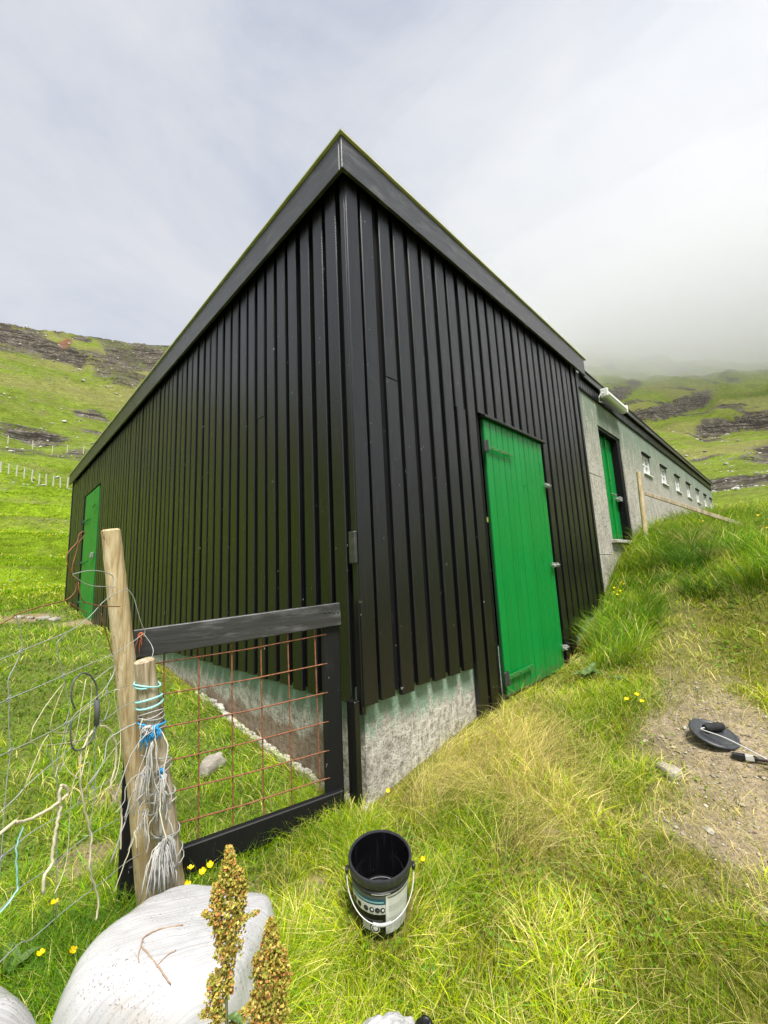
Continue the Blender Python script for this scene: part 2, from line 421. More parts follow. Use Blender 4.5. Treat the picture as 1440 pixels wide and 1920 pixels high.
M_CONC = mk_concrete('foundation_concrete', False, -.2); M_CONCL = mk_concrete('foundation_concrete_damp', False, .24); M_CONC2 = mk_concrete('flaking_painted_concrete', True)
def mk_wood(name, c0, c1, c2, zs=1.2):
    t = NT(name); g = t.noise(t.coord('Object', (40,40,zs), True), 1.6, 7, .68, .6); b = t.noise(t.coord('Object', (6,6,2.2), True), 1.8, 5, .6)
    base = t.ramp(g, [(.34, c0), (.48, c1), (.64, c2)])
    cr = t.noise(t.coord('Object', (60,60,zs * .8), True), 1.3, 3, .5, .3); base = t.mix(t.ramp(cr, [(.66, 0.), (.70, .8)]), base, (.07,.045,.025))
    base = t.mix(t.ramp(b, [(.50, 0.), (.68, .7)]), base, tuple(x * .62 for x in (c1[0] * 1.1, c1[1], c1[2] * .8)))
    k = t.noise(t.coord('Object', (14,14,5), True), 2.5, 2); base = t.mix(t.ramp(k, [(.74, 0.), (.78, .85)]), base, (.05,.03,.015))
    t.P(Base_Color=base, Roughness=.75, Normal=t.bump(g, .6, .004)); return t.m
M_WOOD = mk_wood('weathered_post_wood', (.30,.20,.09), (.50,.39,.21), (.66,.56,.37))
M_WOOD2 = mk_wood('grey_post_wood', (.17,.125,.07), (.38,.31,.20), (.56,.49,.36))
M_WIRE = plain('galvanised_wire', (.38,.41,.38), .5, .3)
def mk_rust():
    t = NT('rusty_steel'); n_ = t.noise(t.coord('Object', (1,1,1)), 60, 4)
    t.P(Base_Color=t.ramp(n_, [(.3, (.13,.045,.02)), (.7, (.30,.12,.055))]), Roughness=.8); return t.m
M_RUST = mk_rust()
M_ROPE = plain('pale_rope', (.55,.50,.33), .8); M_TWINE = plain('white_twine', (.47,.46,.43), .8); M_BTWINE = plain('blue_twine', (.03,.30,.62), .6)
M_TTWINE = plain('turquoise_twine', (.30,.60,.56), .6); M_OTWINE = plain('orange_twine', (.62,.16,.06), .7); M_GTWINE = plain('grey_twine', (.33,.33,.31), .8)
M_RUB = plain('grey_rubber', (.09,.095,.10), .55)
M_STEEL = plain('galvanised_fitting', (.42,.42,.41), .42, .6); M_DSTEEL = plain('dark_iron', (.05,.05,.05), .5, .3)
M_WHITE = plain('white_window_paint', (.74,.75,.74), .45); M_GLASS = plain('window_glass', (.62,.64,.65), .15, 0., .8)
M_LAMP = plain('lamp_diffuser', (.70,.72,.68), .35); M_DARK = plain('dark_interior', (.012,.012,.012), .8)
def mk_roof():
    t = NT('mossy_roof_edge'); n_ = t.noise(t.coord('Object', (1,1,1)), 5, 5); t.P(Base_Color=t.ramp(n_, [(.35, (.40,.42,.24)), (.65, (.55,.56,.38))]), Roughness=.8); return t.m
M_ROOF = mk_roof(); M_ROOF2 = plain('dark_roof_edge', (.05,.047,.043), .7)
def mk_stone(name, c0, c1):
    t = NT(name); v = t.coord('Object', (1,1,1), True); a = t.noise(v, 9, 6, .65); b = t.noise(v, 40, 4)
    base = t.ramp(a, [(.32, c0), (.68, c1)]); base = t.mix(t.ramp(b, [(.6, 0.), (.75, .6)]), base, (.52,.51,.47))
    t.P(Base_Color=base, Roughness=.9, Normal=t.bump(t.math('ADD', a, t.math('MULTIPLY', b, .4)), .6, .01)); return t.m
M_STONE = mk_stone('field_stone', (.20,.18,.15), (.40,.37,.31))
def mk_veg(name, trans=.38, rough=.5, spec=.14):
    t = NT(name); at = t.n('VertexColor', {'layer_name': 'Col'}).outputs['Color']
    t.P(Base_Color=at, Roughness=rough); t.b.inputs['Specular IOR Level'].default_value = spec
    tr = t.n('BsdfTranslucent', Color=at); ms = t.n('MixShader', Fac=trans)
    t.t.links.new(t.b.outputs[0], ms.inputs[1]); t.t.links.new(tr.outputs[0], ms.inputs[2]); t.t.links.new(ms.outputs[0], t.out.inputs['Surface']); return t.m
M_GRASS = mk_veg('grass_blades'); M_SEED = mk_veg('dock_seeds', .25, .6)
M_PETAL = plain('buttercup_petal', (.85,.60,.0), .35); M_STEM = plain('green_stem', (.09,.16,.03), .5)
M_DSTEM = plain('dock_stem', (.16,.17,.07), .55)
def mk_ground():
    t = NT('meadow_soil'); at = t.n('VertexColor', {'layer_name': 'Col'}).outputs['Color']; v = t.coord('Object', (1,1,1))
    a = t.noise(v, 24, 6, .65); b = t.noise(v, 110, 4, .6)
    c = t.mix(.75, at, t.ramp(a, [(.3, .28), (.7, .75)]), 'OVERLAY'); c = t.mix(.6, c, t.ramp(b, [(.3, .25), (.7, .78)]), 'OVERLAY')
    t.P(Base_Color=c, Roughness=.95, Normal=t.bump(t.math('ADD', a, t.math('MULTIPLY', b, .6)), .7, .015)); t.b.inputs['Specular IOR Level'].default_value = .15; return t.m
M_GROUND = mk_ground()
def mk_hill():
    t = NT('hillside_grass_and_rock'); at = t.n('VertexColor', {'layer_name': 'Col'}).outputs['Color']
    rk = t.n('Attribute', {'attribute_name': 'rock'}).outputs['Fac']; v = t.coord('Object', (1,1,1))
    n1_ = t.noise(v, .55, 7, .68); n2_ = t.noise(v, .13, 5, .6); n3_ = t.noise(v, 2.2, 4, .65)
    g = t.mix(.85, at, t.ramp(n1_, [(.28, .26), (.72, .76)]), 'OVERLAY'); g = t.mix(.6, g, t.ramp(n3_, [(.3, .3), (.7, .72)]), 'OVERLAY')
    g = t.mix(t.ramp(n2_, [(.50, 0.), (.66, .6)]), g, (.20,.185,.075))
    vr = t.n('TexVoronoi', Scale=.55); t.set(vr.inputs['Vector'], v)
    rcol = t.ramp(t.math('ADD', t.math('MULTIPLY', n1_, .6), t.math('MULTIPLY', n3_, .4)), [(.38, (.030,.026,.021)), (.50, (.105,.092,.072)), (.60, (.22,.20,.165)), (.70, (.46,.44,.40))])
    sr = t.noise(t.coord('Object', (.10,.10,1.1)), 1.0, 5, .65); rcol = t.mix(t.ramp(sr, [(.42, .85), (.54, 0.)]), rcol, (.022,.019,.016)); rcol = t.mix(t.ramp(sr, [(.60, 0.), (.68, .5)]), rcol, (.12,.13,.035))
    m = t.math('ADD', rk, t.math('MULTIPLY', t.math('SUBTRACT', n1_, .5), 2.6)); m = t.math('ADD', m, t.math('MULTIPLY', t.math('SUBTRACT', n3_, .5), .7))
    c = t.mix(t.ramp(m, [(.44, 0.), (.56, 1.)]), g, rcol)
    t.P(Base_Color=c, Roughness=.95, Normal=t.bump(t.math('ADD', n1_, t.math('MULTIPLY', n3_, .5)), .8, 1.2)); t.b.inputs['Specular IOR Level'].default_value = .1; return t.m
M_HILL = mk_hill()

# ------------------------------------------------------------------ ground and hillside
def polar(rs, azs):
    rs = np.asarray(rs); azs = np.radians(azs)
    X = CAM[0] + np.outer(rs, np.sin(azs)); Y = CAM[1] + np.outer(rs, np.cos(azs)); return X, Y
def grid_faces(nr, na, wrap):
    i = np.arange(nr - 1)[:, None]; j = np.arange(na if wrap else na - 1)[None]; j2 = (j + 1) % na
    return np.stack([i * na + j, (i + 1) * na + j, (i + 1) * na + j2, i * na + j2], -1).reshape(-1, 4)
SOIL = np.array((.12,.115,.022)); PCOL = np.array((.24,.195,.125)); BCOL = np.array((.25,.185,.12)); STRAWC = np.array((.36,.29,.13)); LUSHC = np.array((.105,.135,.028))
def ground_color(x, y):
    z = zones(x, y); c = SOIL[None] * (.7 + .7 * z['nz'])[:, None]
    for k, cc in (('lush', LUSHC), ('straw', STRAWC), ('tuss', LUSHC * .9), ('path', PCOL), ('bare', BCOL)):
        w_ = z[k][:, None]; c = c * (1 - w_) + cc[None] * w_ * (.75 + .5 * z['nf'])[:, None]
    return c
azs = np.r_[np.arange(-30, 116, .5), np.arange(116, 330, 3.5)]
rs = np.exp(np.linspace(math.log(.12), math.log(13.6), 330))
X, Y = polar(rs, azs); Z = gz(X, Y)
V = np.stack([X, Y, Z], -1).reshape(-1, 3); Fq = grid_faces(len(rs), len(azs), True)
gnd = tri_mesh('ground', V, Fq[:, ::-1], M_GROUND, ground_color(V[:, 0], V[:, 1]), True)
setp(gnd, 'rough sloping meadow ground with a worn gravel path', kind='structure')
azs = np.r_[np.arange(-28, 14, .22), np.arange(14, 66, 1.2), np.arange(66, 112, .22), np.arange(112, 332, 4.)]
rs = np.exp(np.linspace(math.log(13.3), math.log(1150), 380))
X, Y = polar(rs, azs); Z, RK = hill(X, Y); Z = np.where(np.broadcast_to(rs[:, None] < 14.5, Z.shape), gz(X, Y), Z); Z[0] -= .05
V = np.stack([X, Y, Z], -1).reshape(-1, 3); Fq = grid_faces(len(rs), len(azs), True); rk = RK.ravel()
xx, yy, zz = V.T
rr_ = np.hypot(xx - CAM[0], yy - CAM[1]); az_ = np.degrees(np.arctan2(xx - CAM[0], yy - CAM[1]))
nz = fbm(xx * .03, yy * .03, 4, 201); nb = fbm(xx * .15, yy * .15, 4, 211)
c = np.array((.140,.190,.022))[None] * (.70 + .7 * nb)[:, None]
wb = sst(.50, .62, nz)[:, None] * sst(60, 110, rr_)[:, None]; c = c * (1 - wb * .55) + np.array((.215,.195,.075))[None] * wb * .55
lw = ((1 - sst(55, 85, rr_)) * (az_ < 30))[:, None]; c = c * (1 - lw) + (np.array((.160,.245,.010))[None] * (.75 + .55 * nb)[:, None]) * lw
red = (1 - sst(.5, 1., np.hypot((az_ - 5.2 - .06 * (zz - 95)) / .7, (zz - 96) / 9.)))[:, None]
c = c * (1 - red) + np.array((.17,.07,.05))[None] * red; rk = rk * (1 - .6 * red[:, 0])
hl = tri_mesh('hillside', V, Fq[:, ::-1], M_HILL, c, True, extra={'rock': rk})
setp(hl, 'steep green hillside with bands of bare rock behind the barn', kind='structure')

# low cloud lying on the top of the hill to the right
def mk_cloud(dens):
    t = NT('cloud_vapour'); t.t.nodes.remove(t.b)
    pv = t.n('VolumePrincipled', Density=dens); pv.inputs['Color'].default_value = (.905,.91,.925,1); pv.inputs['Anisotropy'].default_value = .5
    t.t.links.new(pv.outputs[0], t.out.inputs['Volume']); return t.m
def blob(n1_, n2_):
    vs = [];
    for i in range(n1_ + 1):
        th = math.pi * i / n1_
        for j in range(n2_):
            vs.append((math.sin(th) * math.cos(2 * math.pi * j / n2_), math.sin(th) * math.sin(2 * math.pi * j / n2_), math.cos(th)))
    return np.array(vs), grid_faces(n1_ + 1, n2_, True)
cl = None
for k, (loc, size, dens) in enumerate([((470., 40., 194.), (385., 540., 118.), .0009), ((474., 40., 196.), (350., 490., 106.), .0015), ((482., 40., 199.), (310., 440., 94.), .0024), ((495., 40., 203.), (262., 390., 82.), .0036), ((510., 40., 207.), (210., 320., 68.), .0045)]):
    cv, cf = blob(40, 80)
    lump = 1 + .50 * (fbm(cv[:, 0] * 2.5 + 5 + k, cv[:, 1] * 2.5 + cv[:, 2] * 1.7, 4, 301 + k) - .5)
    cv = cv * lump[:, None] * np.array(size)[None] + np.array(loc)[None]
    o_ = tri_mesh('cloud' if k == 0 else 'cloud_core', cv, cf, mk_cloud(dens), None, True, parent=cl)
    cl = cl or o_
setp(cl, 'low white cloud resting on the hilltop to the right', kind='stuff')

# ------------------------------------------------------------------ barn
barn = thing('barn', (0, 0, 0), 'long black boarded barn with green doors and a concrete rear section', 'barn')
PITCH = .150; FW = .104; TOPZ = 3.56
def shared(name, mb, mat, org):
    o = mb.build(name, mat, None, org=org); me = o.data; bpy.data.objects.remove(o); return me
_cache = {}
def board_mesh(axis, h, w, t, mat, key):
    """upright board, origin at foot centre; axis 'x': runs along x and faces -y, 'y': runs along y and faces -x"""
    k = (axis, round(h, 2), w, t, key)
    if k in _cache: return _cache[k]
    c = .005; hw = w / 2
    prof = [(-hw, 0), (-hw, -(t - c)), (-hw + c, -t), (hw - c, -t), (hw, -(t - c)), (hw, 0)]
    m = MB(); vs = []
    for z in (0, h):
        for a, d in prof: vs.append((a, d, z) if axis == 'x' else (d, a, z))
    n = 6; fs = [tuple(range(n)), tuple(range(2 * n - 1, n - 1, -1))] + [(i, n + i, n + (i + 1) % n, (i + 1) % n) for i in range(n)]
    if axis == 'x': fs = [f[::-1] for f in fs]
    m.add(vs, fs); _cache[k] = shared('board', m, mat, (0, 0, 0)); return _cache[k]
def put_board(name, axis, s, z0, z1, w, t, depth, mat=M_BLACK, key='b', jit=True):
    if name == 'cladding_board' and z1 - z0 > 2. and random.random() < .14:
        zs_ = round(random.choice((2.24, 2.27, 1.05)) + random.uniform(-.01, .01), 2)
        put_board(name, axis, s, z0, zs_ - .004, w, t, depth, mat, key); z0 = zs_
    me = board_mesh(axis, z1 - z0, w, t, mat, key)
    j = random.uniform(-.004, .003) if jit else 0; s = s + (random.uniform(-.004, .004) if jit else 0)
    org = (s, depth + j, z0) if axis == 'x' else (depth + j, s, z0)
    o = link_mesh(name, me, org, barn)
    if jit:
        sc2 = random.uniform(.95, 1.04)
        if axis == 'x': o.scale.x = sc2; o.rotation_euler.y = random.uniform(-.0012, .0012)
        else: o.scale.y = sc2; o.rotation_euler.x = random.uniform(-.0012, .0012)
    return o
# right hand (door) face, along x at y = 0; boards stand 22 mm proud of the under boards
DX0, DX1, DZ0, DZ1 = 1.405, 2.505, .125, 2.262
XEND = 3.74
s = .188; k = 0
while s < XEND - .03:
    L, Rr = s - FW / 2, s + FW / 2
    if Rr > DX0 - .004 and L < DX1 + .004 and not (L < DX0 - .03 and Rr < DX0 + .03):
        if L < DX0 or Rr > DX1: pass
        put_board('cladding_board', 'x', s, round(DZ1 + .035, 2), TOPZ, FW, .026, .026)
    else:
        if s < 1.05: b = .405
        elif s < DX0: b = g1(s, -.03) + .01
        elif s < 2.86: b = g1(s, -.03) + .0
        else: b = g1(s, -.03) + .12
        b = round(b + random.uniform(-.012, .012), 2)
        put_board('cladding_board', 'x', s, b, TOPZ, FW, .026, .026)
    u_ = s + PITCH / 2
    if u_ < XEND - .03:
        if DX0 - .06 < u_ < DX1 + .06: b = DZ1 + .035
        elif u_ < 1.05: b = .425
        else: b = g1(u_, -.03) + (.02 if u_ < 2.86 else .14)
        put_board('under_board', 'x', u_, round(b, 2), TOPZ, .125, .014, .0445, M_BACK, 'u')
    s += PITCH; k += 1
# left face, along y at x = 0
LY1 = 9.95; LD0, LD1, LZ0, LZ1 = 6.92, 8.20, .50, 2.86
s = .142; k = 0
while s < LY1 - .05:
    L, Rr = s - FW / 2, s + FW / 2
    saw = k in (0, 1, 4)
    if Rr > LD0 and L < LD1:
        b = LZ1 + .03
    else: b = max(.395, g1(-.05, s) - .02) + random.uniform(-.01, .01)
    put_board('cladding_board', 'y', s, round(b, 2), TOPZ, FW, .026, .026, M_SAW if saw else M_BLACK, 's' if saw else 'b')
    u_ = s + PITCH / 2
    if u_ < LY1 - .05:
        b = LZ1 + .03 if LD0 - .05 < u_ < LD1 + .05 else max(.41, g1(-.05, u_))
        put_board('under_board', 'y', u_, round(b, 2), TOPZ, .125, .014, .0445, M_BACK, 'u')
    s += PITCH; k += 1
# corner boards
put_board('corner_board', 'x', .052, .40, TOPZ, .098, .024, .014, M_BLACK, 'c', False)
put_board('corner_board', 'y', .026, .36, TOPZ, .046, .020, .020, M_BLACK, 'c', False)
MB().cbox((-.007, .026, 1.20), (.010, .026, .085), None, .004).build('patch_block', M_FASCIA, barn)
put_board('corner_board', 'x', XEND + .01, .55, TOPZ, .05, .03, .02, M_BLACK, 'e', False)
put_board('corner_board', 'y', LY1 - .01, .70, TOPZ, .06, .03, .02, M_BLACK, 'e', False)
# foundation and body
fd = MB(); fd.box(.0465, XEND, .046, .30, -.5, .47); fd.build('foundation', M_CONC, barn, org=(0, 0, 0))
fd = MB(); fd.box(.046, .30, .30, LY1 - .02, -.5, .47); fd.build('foundation', M_CONCL, barn, org=(0, 0, 0))
inn = MB(); inn.box(.0455, DX0 - .01, .0455, .20, .471, 3.55); inn.box(DX1 + .01, XEND, .0455, .20, .471, 3.55); inn.box(DX0 - .01, DX1 + .01, .0455, .20, DZ1 + .03, 3.55)
inn.build('wall_lining', M_DARK, barn, org=(0, 0, 0))
inn = MB(); inn.box(.0455, .20, .20, LY1 - .02, .471, 3.55); inn.build('wall_lining', M_DARK, barn, org=(0, 0, 0))
# footing strip of rough mortar at the base of the left wall
mo = MB(); pts = []
for i in range(40):
    y_ = .05 + i * .055; zz_ = g1(-.02, y_)
    mo.cbox((.02 + random.uniform(-.012, .006), y_, zz_ + .005 + random.uniform(-.01, .01)), (.022, .032, .022), Matrix.Rotation(random.uniform(-.4, .4), 3, 'Z'), .008)
mo.build('mortar_strip', M_CONC, barn)
# fascia
FZ0, FZ1 = 3.445, 3.675
def fascia(axis, a, b, z0, z1, d, mat=M_FASCIA, t=.025):
    m = MB()
    if axis == 'x': m.cbox(((a + b) / 2, d, (z0 + z1) / 2), ((b - a) / 2, t / 2, (z1 - z0) / 2), None, .003)
    else: m.cbox((d, (a + b) / 2, (z0 + z1) / 2), (t / 2, (b - a) / 2, (z1 - z0) / 2), None, .003)
    return m.build('fascia_board', mat, barn)
OV = .050
for a, b in ((-OV - .012, 1.9), (1.903, 3.93)): fascia('x', a, b, FZ0, FZ1, -OV)
for a, b in ((-OV + .014, 3.3), (3.303, 6.9), (6.903, 10.05)): fascia('y', a, b, FZ0, FZ1, -OV)
m = MB(); m.box(-OV + .014, XEND + .1, -OV + .014, .03, FZ1 - .09, FZ1 - .06); m.box(-OV + .014, .03, .03, 10.0, FZ1 - .09, FZ1 - .06); m.build('soffit', M_BACK, barn)
rf = MB(); rf.box(-OV - .028, 3.99, -OV - .028, 10.08, FZ1 + .002, FZ1 + .013); roof = rf.build('roof', M_ROOF, barn)
# far concrete section
XC1 = 15.85; YC = .035
ops = [(4.50, 5.52, 1.36, 2.95)]
WX = [6.78, 8.18, 9.58, 10.98, 12.38, 13.78, 15.0]
for x_ in WX: ops.append((x_, x_ + .58, 2.60, 2.98))
xs = sorted({XEND - .02, XC1, *[o[0] for o in ops], *[o[1] for o in ops]}); zs = sorted({-.2, 3.45, *[o[2] for o in ops], *[o[3] for o in ops]})
cw = MB()
for i in range(len(xs) - 1):
    for j in range(len(zs) - 1):
        cx, cz = (xs[i] + xs[i + 1]) / 2, (zs[j] + zs[j + 1]) / 2
        if any(o[0] < cx < o[1] and o[2] < cz < o[3] for o in ops): continue
        cw.add([(xs[i], YC, zs[j]), (xs[i + 1], YC, zs[j]), (xs[i + 1], YC, zs[j + 1]), (xs[i], YC, zs[j + 1])], [(0, 1, 2, 3)])
for x0, x1, z0, z1 in ops:
    d = YC + .20
    cw.add([(x0,YC,z0),(x0,d,z0),(x0,d,z1),(x0,YC,z1)], [(0,1,2,3)]); cw.add([(x1,YC,z0),(x1,YC,z1),(x1,d,z1),(x1,d,z0)], [(0,1,2,3)])
    cw.add([(x0,YC,z0),(x1,YC,z0),(x1,d,z0),(x0,d,z0)], [(0,1,2,3)]); cw.add([(x0,YC,z1),(x0,d,z1),(x1,d,z1),(x1,YC,z1)], [(0,1,2,3)])
cw.add([(XC1,YC,-.2),(XC1,9.9,-.2),(XC1,9.9,3.3),(XC1,YC,3.3)], [(0,1,2,3)])
cw.add([(.1,9.93,-.2),(.1,9.93,3.45),(XC1,9.93,3.3),(XC1,9.93,-.2)], [(0,1,2,3)])
wall = cw.build('concrete_wall', M_CONC2, barn, org=(0, 0, 0))
for z_ in (1.17, 2.18):
    m = MB(); pts = [(3.77 + i * .3, YC - .001, z_ + (fbm(np.array([i * .7]), np.array([z_]), 2, 5)[0] - .5) * .05) for i in range(3 if z_ < 2 else 3)]
    m.tube(pts, .004, 5); m.build('mortar_seam', M_CONC, wall)
m = MB(); m.cbox((5.0, YC - .02, 1.335), (.56, .05, .022), None, .006); m.build('door_sill', M_CONC, barn)
# frieze of narrow boards and eaves of the concrete section
fx = XEND + .06; i = 0
while fx < XC1:
    m_ = board_mesh('x', .19, .085, .016, M_BLACK, 'f'); link_mesh('frieze_board', m_, (fx, YC - .004, 3.315), barn); fx += .0905 if fx < 8 else .091
m = MB(); m.box(XEND, XC1, YC - .018, YC - .004, 3.292, 3.312); m.build('trim_strip', M_BACK, barn)
fascia('x', 3.99, 9.6, 3.455, 3.535, -.022, t=.022); fascia('x', 9.603, XC1 + .05, 3.455, 3.535, -.022, t=.022)
m = MB(); m.box(3.99, XC1 + .05, -.010, .2, 3.49, 3.505); m.build('soffit', M_BACK, barn)
rf = MB(); rf.box(3.992, XC1 + .07, -.045, 10.05, 3.537, 3.547); rf.build('roof', M_ROOF2, barn)
# windows
for x_ in WX:
    y_ = YC + .022
    f = MB(); W_, z0, z1 = .58, 2.60, 2.98
    f.box(x_, x_ + .05, y_, y_ + .05, z0, z1); f.box(x_ + W_ - .05, x_ + W_, y_, y_ + .05, z0, z1); f.box(x_ + .05, x_ + W_ - .05, y_, y_ + .05, z0, z0 + .05); f.box(x_ + .05, x_ + W_ - .05, y_, y_ + .05, z1 - .05, z1)
    wo = f.build('window', M_WHITE, barn)
    f = MB(); f.box(x_ + W_ / 2 - .016, x_ + W_ / 2 + .016, y_ + .006, y_ + .04, z0 + .05, z1 - .05); f.build('glazing_bar', M_WHITE, wo)
    f = MB(); f.box(x_ + .05, x_ + W_ - .05, y_ + .01, y_ + .036, 2.775, 2.80); f.build('glazing_bar', M_WHITE, wo)
    f = MB(); f.box(x_ + .045, x_ + W_ - .045, y_ + .042, y_ + .048, z0 + .045, z1 - .045); f.build('pane', M_GLASS, wo)
    f = MB(); f.cbox((x_ + W_ / 2, YC + .03, z0 - .012), (.30, .06, .012), None, .003); f.build('sill', M_WHITE, wo)
    f = MB(); f.cbox((x_ + W_ / 2, YC + .02, z1 - .008), (.292, .05, .010), None, .003); f.build('lintel_board', M_BACK, wo)
# boarded doors
def plank_door(axis, a, b, z0, z1, depth, n, label, lowfn=None):
    w_ = (b - a) / n
    base = MB()
    if axis == 'x': base.box(a, b, depth + .012, depth + .03, z0 + .01, z1)
    else: base.box(depth + .012, depth + .03, a, b, z0 + .01, z1)
    d_ = base.build('door', M_GREENB, barn); d_['label'] = label
    for i in range(n):
        me = board_mesh(axis, z1 - z0, round(w_ - .0095, 4), .018, M_GREEN, 'd' + str(n))
        s_ = a + (i + .5) * w_; j = random.uniform(-.0012, .0012)
        link_mesh('door_board', me, (s_, depth + .018 + j, z0) if axis == 'x' else (depth + .018 + j, s_, z0), d_)
    return d_
door = plank_door('x', DX0 + .005, DX1 - .02, DZ0, DZ1, .006, 11, 'tall bright green boarded door near the barn corner')
def strap(parent, axis, s0, s1, z, dep, tilt=0.):
    m = MB()
    if axis == 'x': m.beam((s0, dep, z), (s1, dep, z + tilt), .032, .006, (0, 0, 1), .002)
    else: m.beam((dep, s0, z), (dep, s1, z + tilt), .032, .006, (0, 0, 1), .002)
    h = m.build('strap_hinge', M_GREEN, parent)
    m = MB()
    p = (s0 - .02, dep - .006, z) if axis == 'x' else (dep - .006, s0 - (.02 if s1 > s0 else -.02), z)
    m.tube([(p[0], p[1], z - .05), (p[0], p[1], z + .05)], .011, 8); m.cbox((p[0] - (.02 if axis == 'x' else 0), p[1] + .004, z), (.022, .006, .045), None, .003)
    m.build('hinge_pin', M_DSTEEL, h)
    m = MB()
    for q in (.15, .45, .8):
        t_ = s0 + (s1 - s0) * q; zz_ = z + tilt * q
        m.cbox((t_, dep - .004, zz_) if axis == 'x' else (dep - .004, t_, zz_), (.006, .006, .006), None, .002)
    m.build('hinge_bolt', M_GREEN, h)
strap(door, 'x', DX0 + .01, DX0 + .42, 2.02, -.016); strap(door, 'x', DX0 + .01, DX0 + .40, .255, -.016, .01)
def latch(parent, x, z, L=.09, mat=M_STEEL):
    m = MB(); m.tube([(x - L, -.030, z), (x + .05, -.030, z)], .008, 8); m.cbox((x - L * .5, -.019, z), (.026, .006, .022), None, .002); m.cbox((x + .02, -.012, z), (.014, .020, .020), None, .003)
    m.tube([(x - L * .7, -.030, z), (x - L * .7, -.05, z - .012)], .005, 6); m.build('bolt_latch', mat, parent)
latch(door, DX1 - .03, 1.83, .06); latch(door, DX1 - .03, 1.06, .12); latch(door, DX1 - .03, .305, .06)
m = MB(); m.cbox(((DX0 + DX1) / 2, -.004, DZ1 + .016), ((DX1 - DX0) / 2 + .02, .026, .012), None, .003); m.build('drip_board', M_BLACK, barn)
ldoor = plank_door('y', LD0 + .01, LD1 - .01, LZ0, LZ1, .004, 12, 'tall green boarded door at the far end of the left wall')
for z_ in (2.35, 1.55, .80): strap(ldoor, 'y', LD1 - .02, LD1 - .62, z_, -.018)
m = MB(); m.cbox((-.03, LD0 + .12, 1.62), (.02, .03, .05), None, .004); m.tube([(-.035, LD0 + .07, 1.60), (-.055, LD0 + .14, 1.60), (-.035, LD0 + .22, 1.60)], .010, 6); m.build('latch', M_STEEL, ldoor)
m = MB(); m.tube([(-.03, LD0 + .03, 2.52), (-.03, LD0 + .28, 2.50)], .012, 6); m.build('bolt_latch', M_GREEN, ldoor)
cdoor = plank_door('x', 4.51, 5.36, 1.365, 2.94, YC + .10, 9, 'green boarded door deep in the concrete wall')
m = MB(); m.box(4.68, 4.72, YC + .075, YC + .10, 1.39, 2.93); m.box(5.02, 5.06, YC + .075, YC + .10, 1.39, 2.93); m.build('door_batten', M_GREEN, cdoor)
m = MB(); m.box(5.37, 5.515, YC + .012, YC + .12, 1.37, 2.945); m.build('door_jamb', M_BACK, barn)
m = MB(); m.box(4.505, 5.37, YC + .012, YC + .10, 2.90, 2.947); m.build('door_head', M_BACK, barn)
m = MB(); m.tube([(4.92, YC + .05, 2.03), (5.14, YC + .05, 2.03)], .010, 6); m.cbox((5.30, YC + .06, 1.985), (.055, .03, .035), None, .006); m.tube([(5.05, YC + .05, 1.97), (5.26, YC + .05, 1.98)], .010, 6); m.build('padlock_hasp', M_STEEL, cdoor)

# wall lamp over the concrete section door
lp = thing('wall_lamp', (4.98, -.09, 3.29), 'long white fluorescent lamp under the eaves of the concrete section', 'lamp')
lx0, lx1 = 4.55, 5.45
m = MB(); m.cbox(((lx0 + lx1) / 2, -.062, 3.375), ((lx1 - lx0) / 2, .035, .05), None, .01); m.build('lamp_body', M_STEEL, lp)
m = MB(); prof = [(-.060, -.055), (-.115, -.050), (-.140, -.015), (-.135, .025), (-.100, .050), (-.060, .052)]
vs = [(x_, y_, 3.38 + z_) for x_ in (lx0 - .01, lx1 + .01) for y_, z_ in prof]; n = len(prof)
m.add(vs, [tuple(range(n)), tuple(range(2 * n - 1, n - 1, -1))] + [(i, n + i, n + (i + 1) % n, (i + 1) % n) for i in range(n)]); m.build('diffuser', M_LAMP, lp)
for x_ in (lx0 - .02, lx1 + .02):
    m = MB(); m.cbox((x_, -.095, 3.38), (.018, .05, .06), None, .01); m.build('end_cap', M_LAMP, lp)
m = MB(); m.tube([(lx0 - .04, -.09, 3.37), (lx0 - .10, -.08, 3.36), (lx0 - .12, -.05, 3.30), (lx0 - .06, -.03, 3.26), (lx0 + .02, -.04, 3.27)], .007, 6); m.build('cable', M_LAMP, lp)

# black plank post on the wall end where the gate closes
m = MB(); m.cbox((-.024, .050, .14), (.016, .034, .29), None, .004)
setp(m.build('gate_post', M_BLACK, None), 'short black plank fixed upright on the barn corner beside the gate', 'post')

# ------------------------------------------------------------------ gate
GA = Vector((-.085, .125, 0)); GB = Vector((-.885, .350, 0)); gd = (GB - GA).normalized(); gn = Vector((gd.y, -gd.x, 0)) 
if gn.dot(Vector(CAM) - GA) < 0: gn = -gn
gate = thing('gate', (GA.x, GA.y, -.06), 'black timber framed gate with a rusty steel mesh', 'gate')
def gp(s_, z_, off=0.): p = GA + (GB - GA) * s_ + gn * off; return Vector((p.x, p.y, z_))
def gboard(name, a, b, w_, t_, mat=M_FASCIA):
    m = MB(); up = (0, 0, 1) if abs((b - a).normalized().z) < .8 else tuple(gd); m.beam(a, b, w_, t_, up, .004); return m.build(name, mat, gate)
tr_ = gboard('top_rail', gp(-.045, .858, .022), gp(1.06, .815, .022), .115, .026)
gboard('bottom_rail', gp(-.03, -.030, .022), gp(1.04, -.055, .022), .105, .034, M_GATE)
gboard('gate_stile', gp(.013, -.16), gp(.013, .80), .095, .026, M_GATE)
gboard('gate_stile', gp(1.045, -.2), gp(1.045, .80), .060, .026, M_GATE)
for s_ in (.113, .279, .435, .592, .757, .921):
    m = MB(); m.tube([gp(s_ - .012, -.03, .004), gp(s_ + .004, .80 - .02 * s_, .004)], .0032, 6); m.build('mesh_bar', M_RUST, gate)
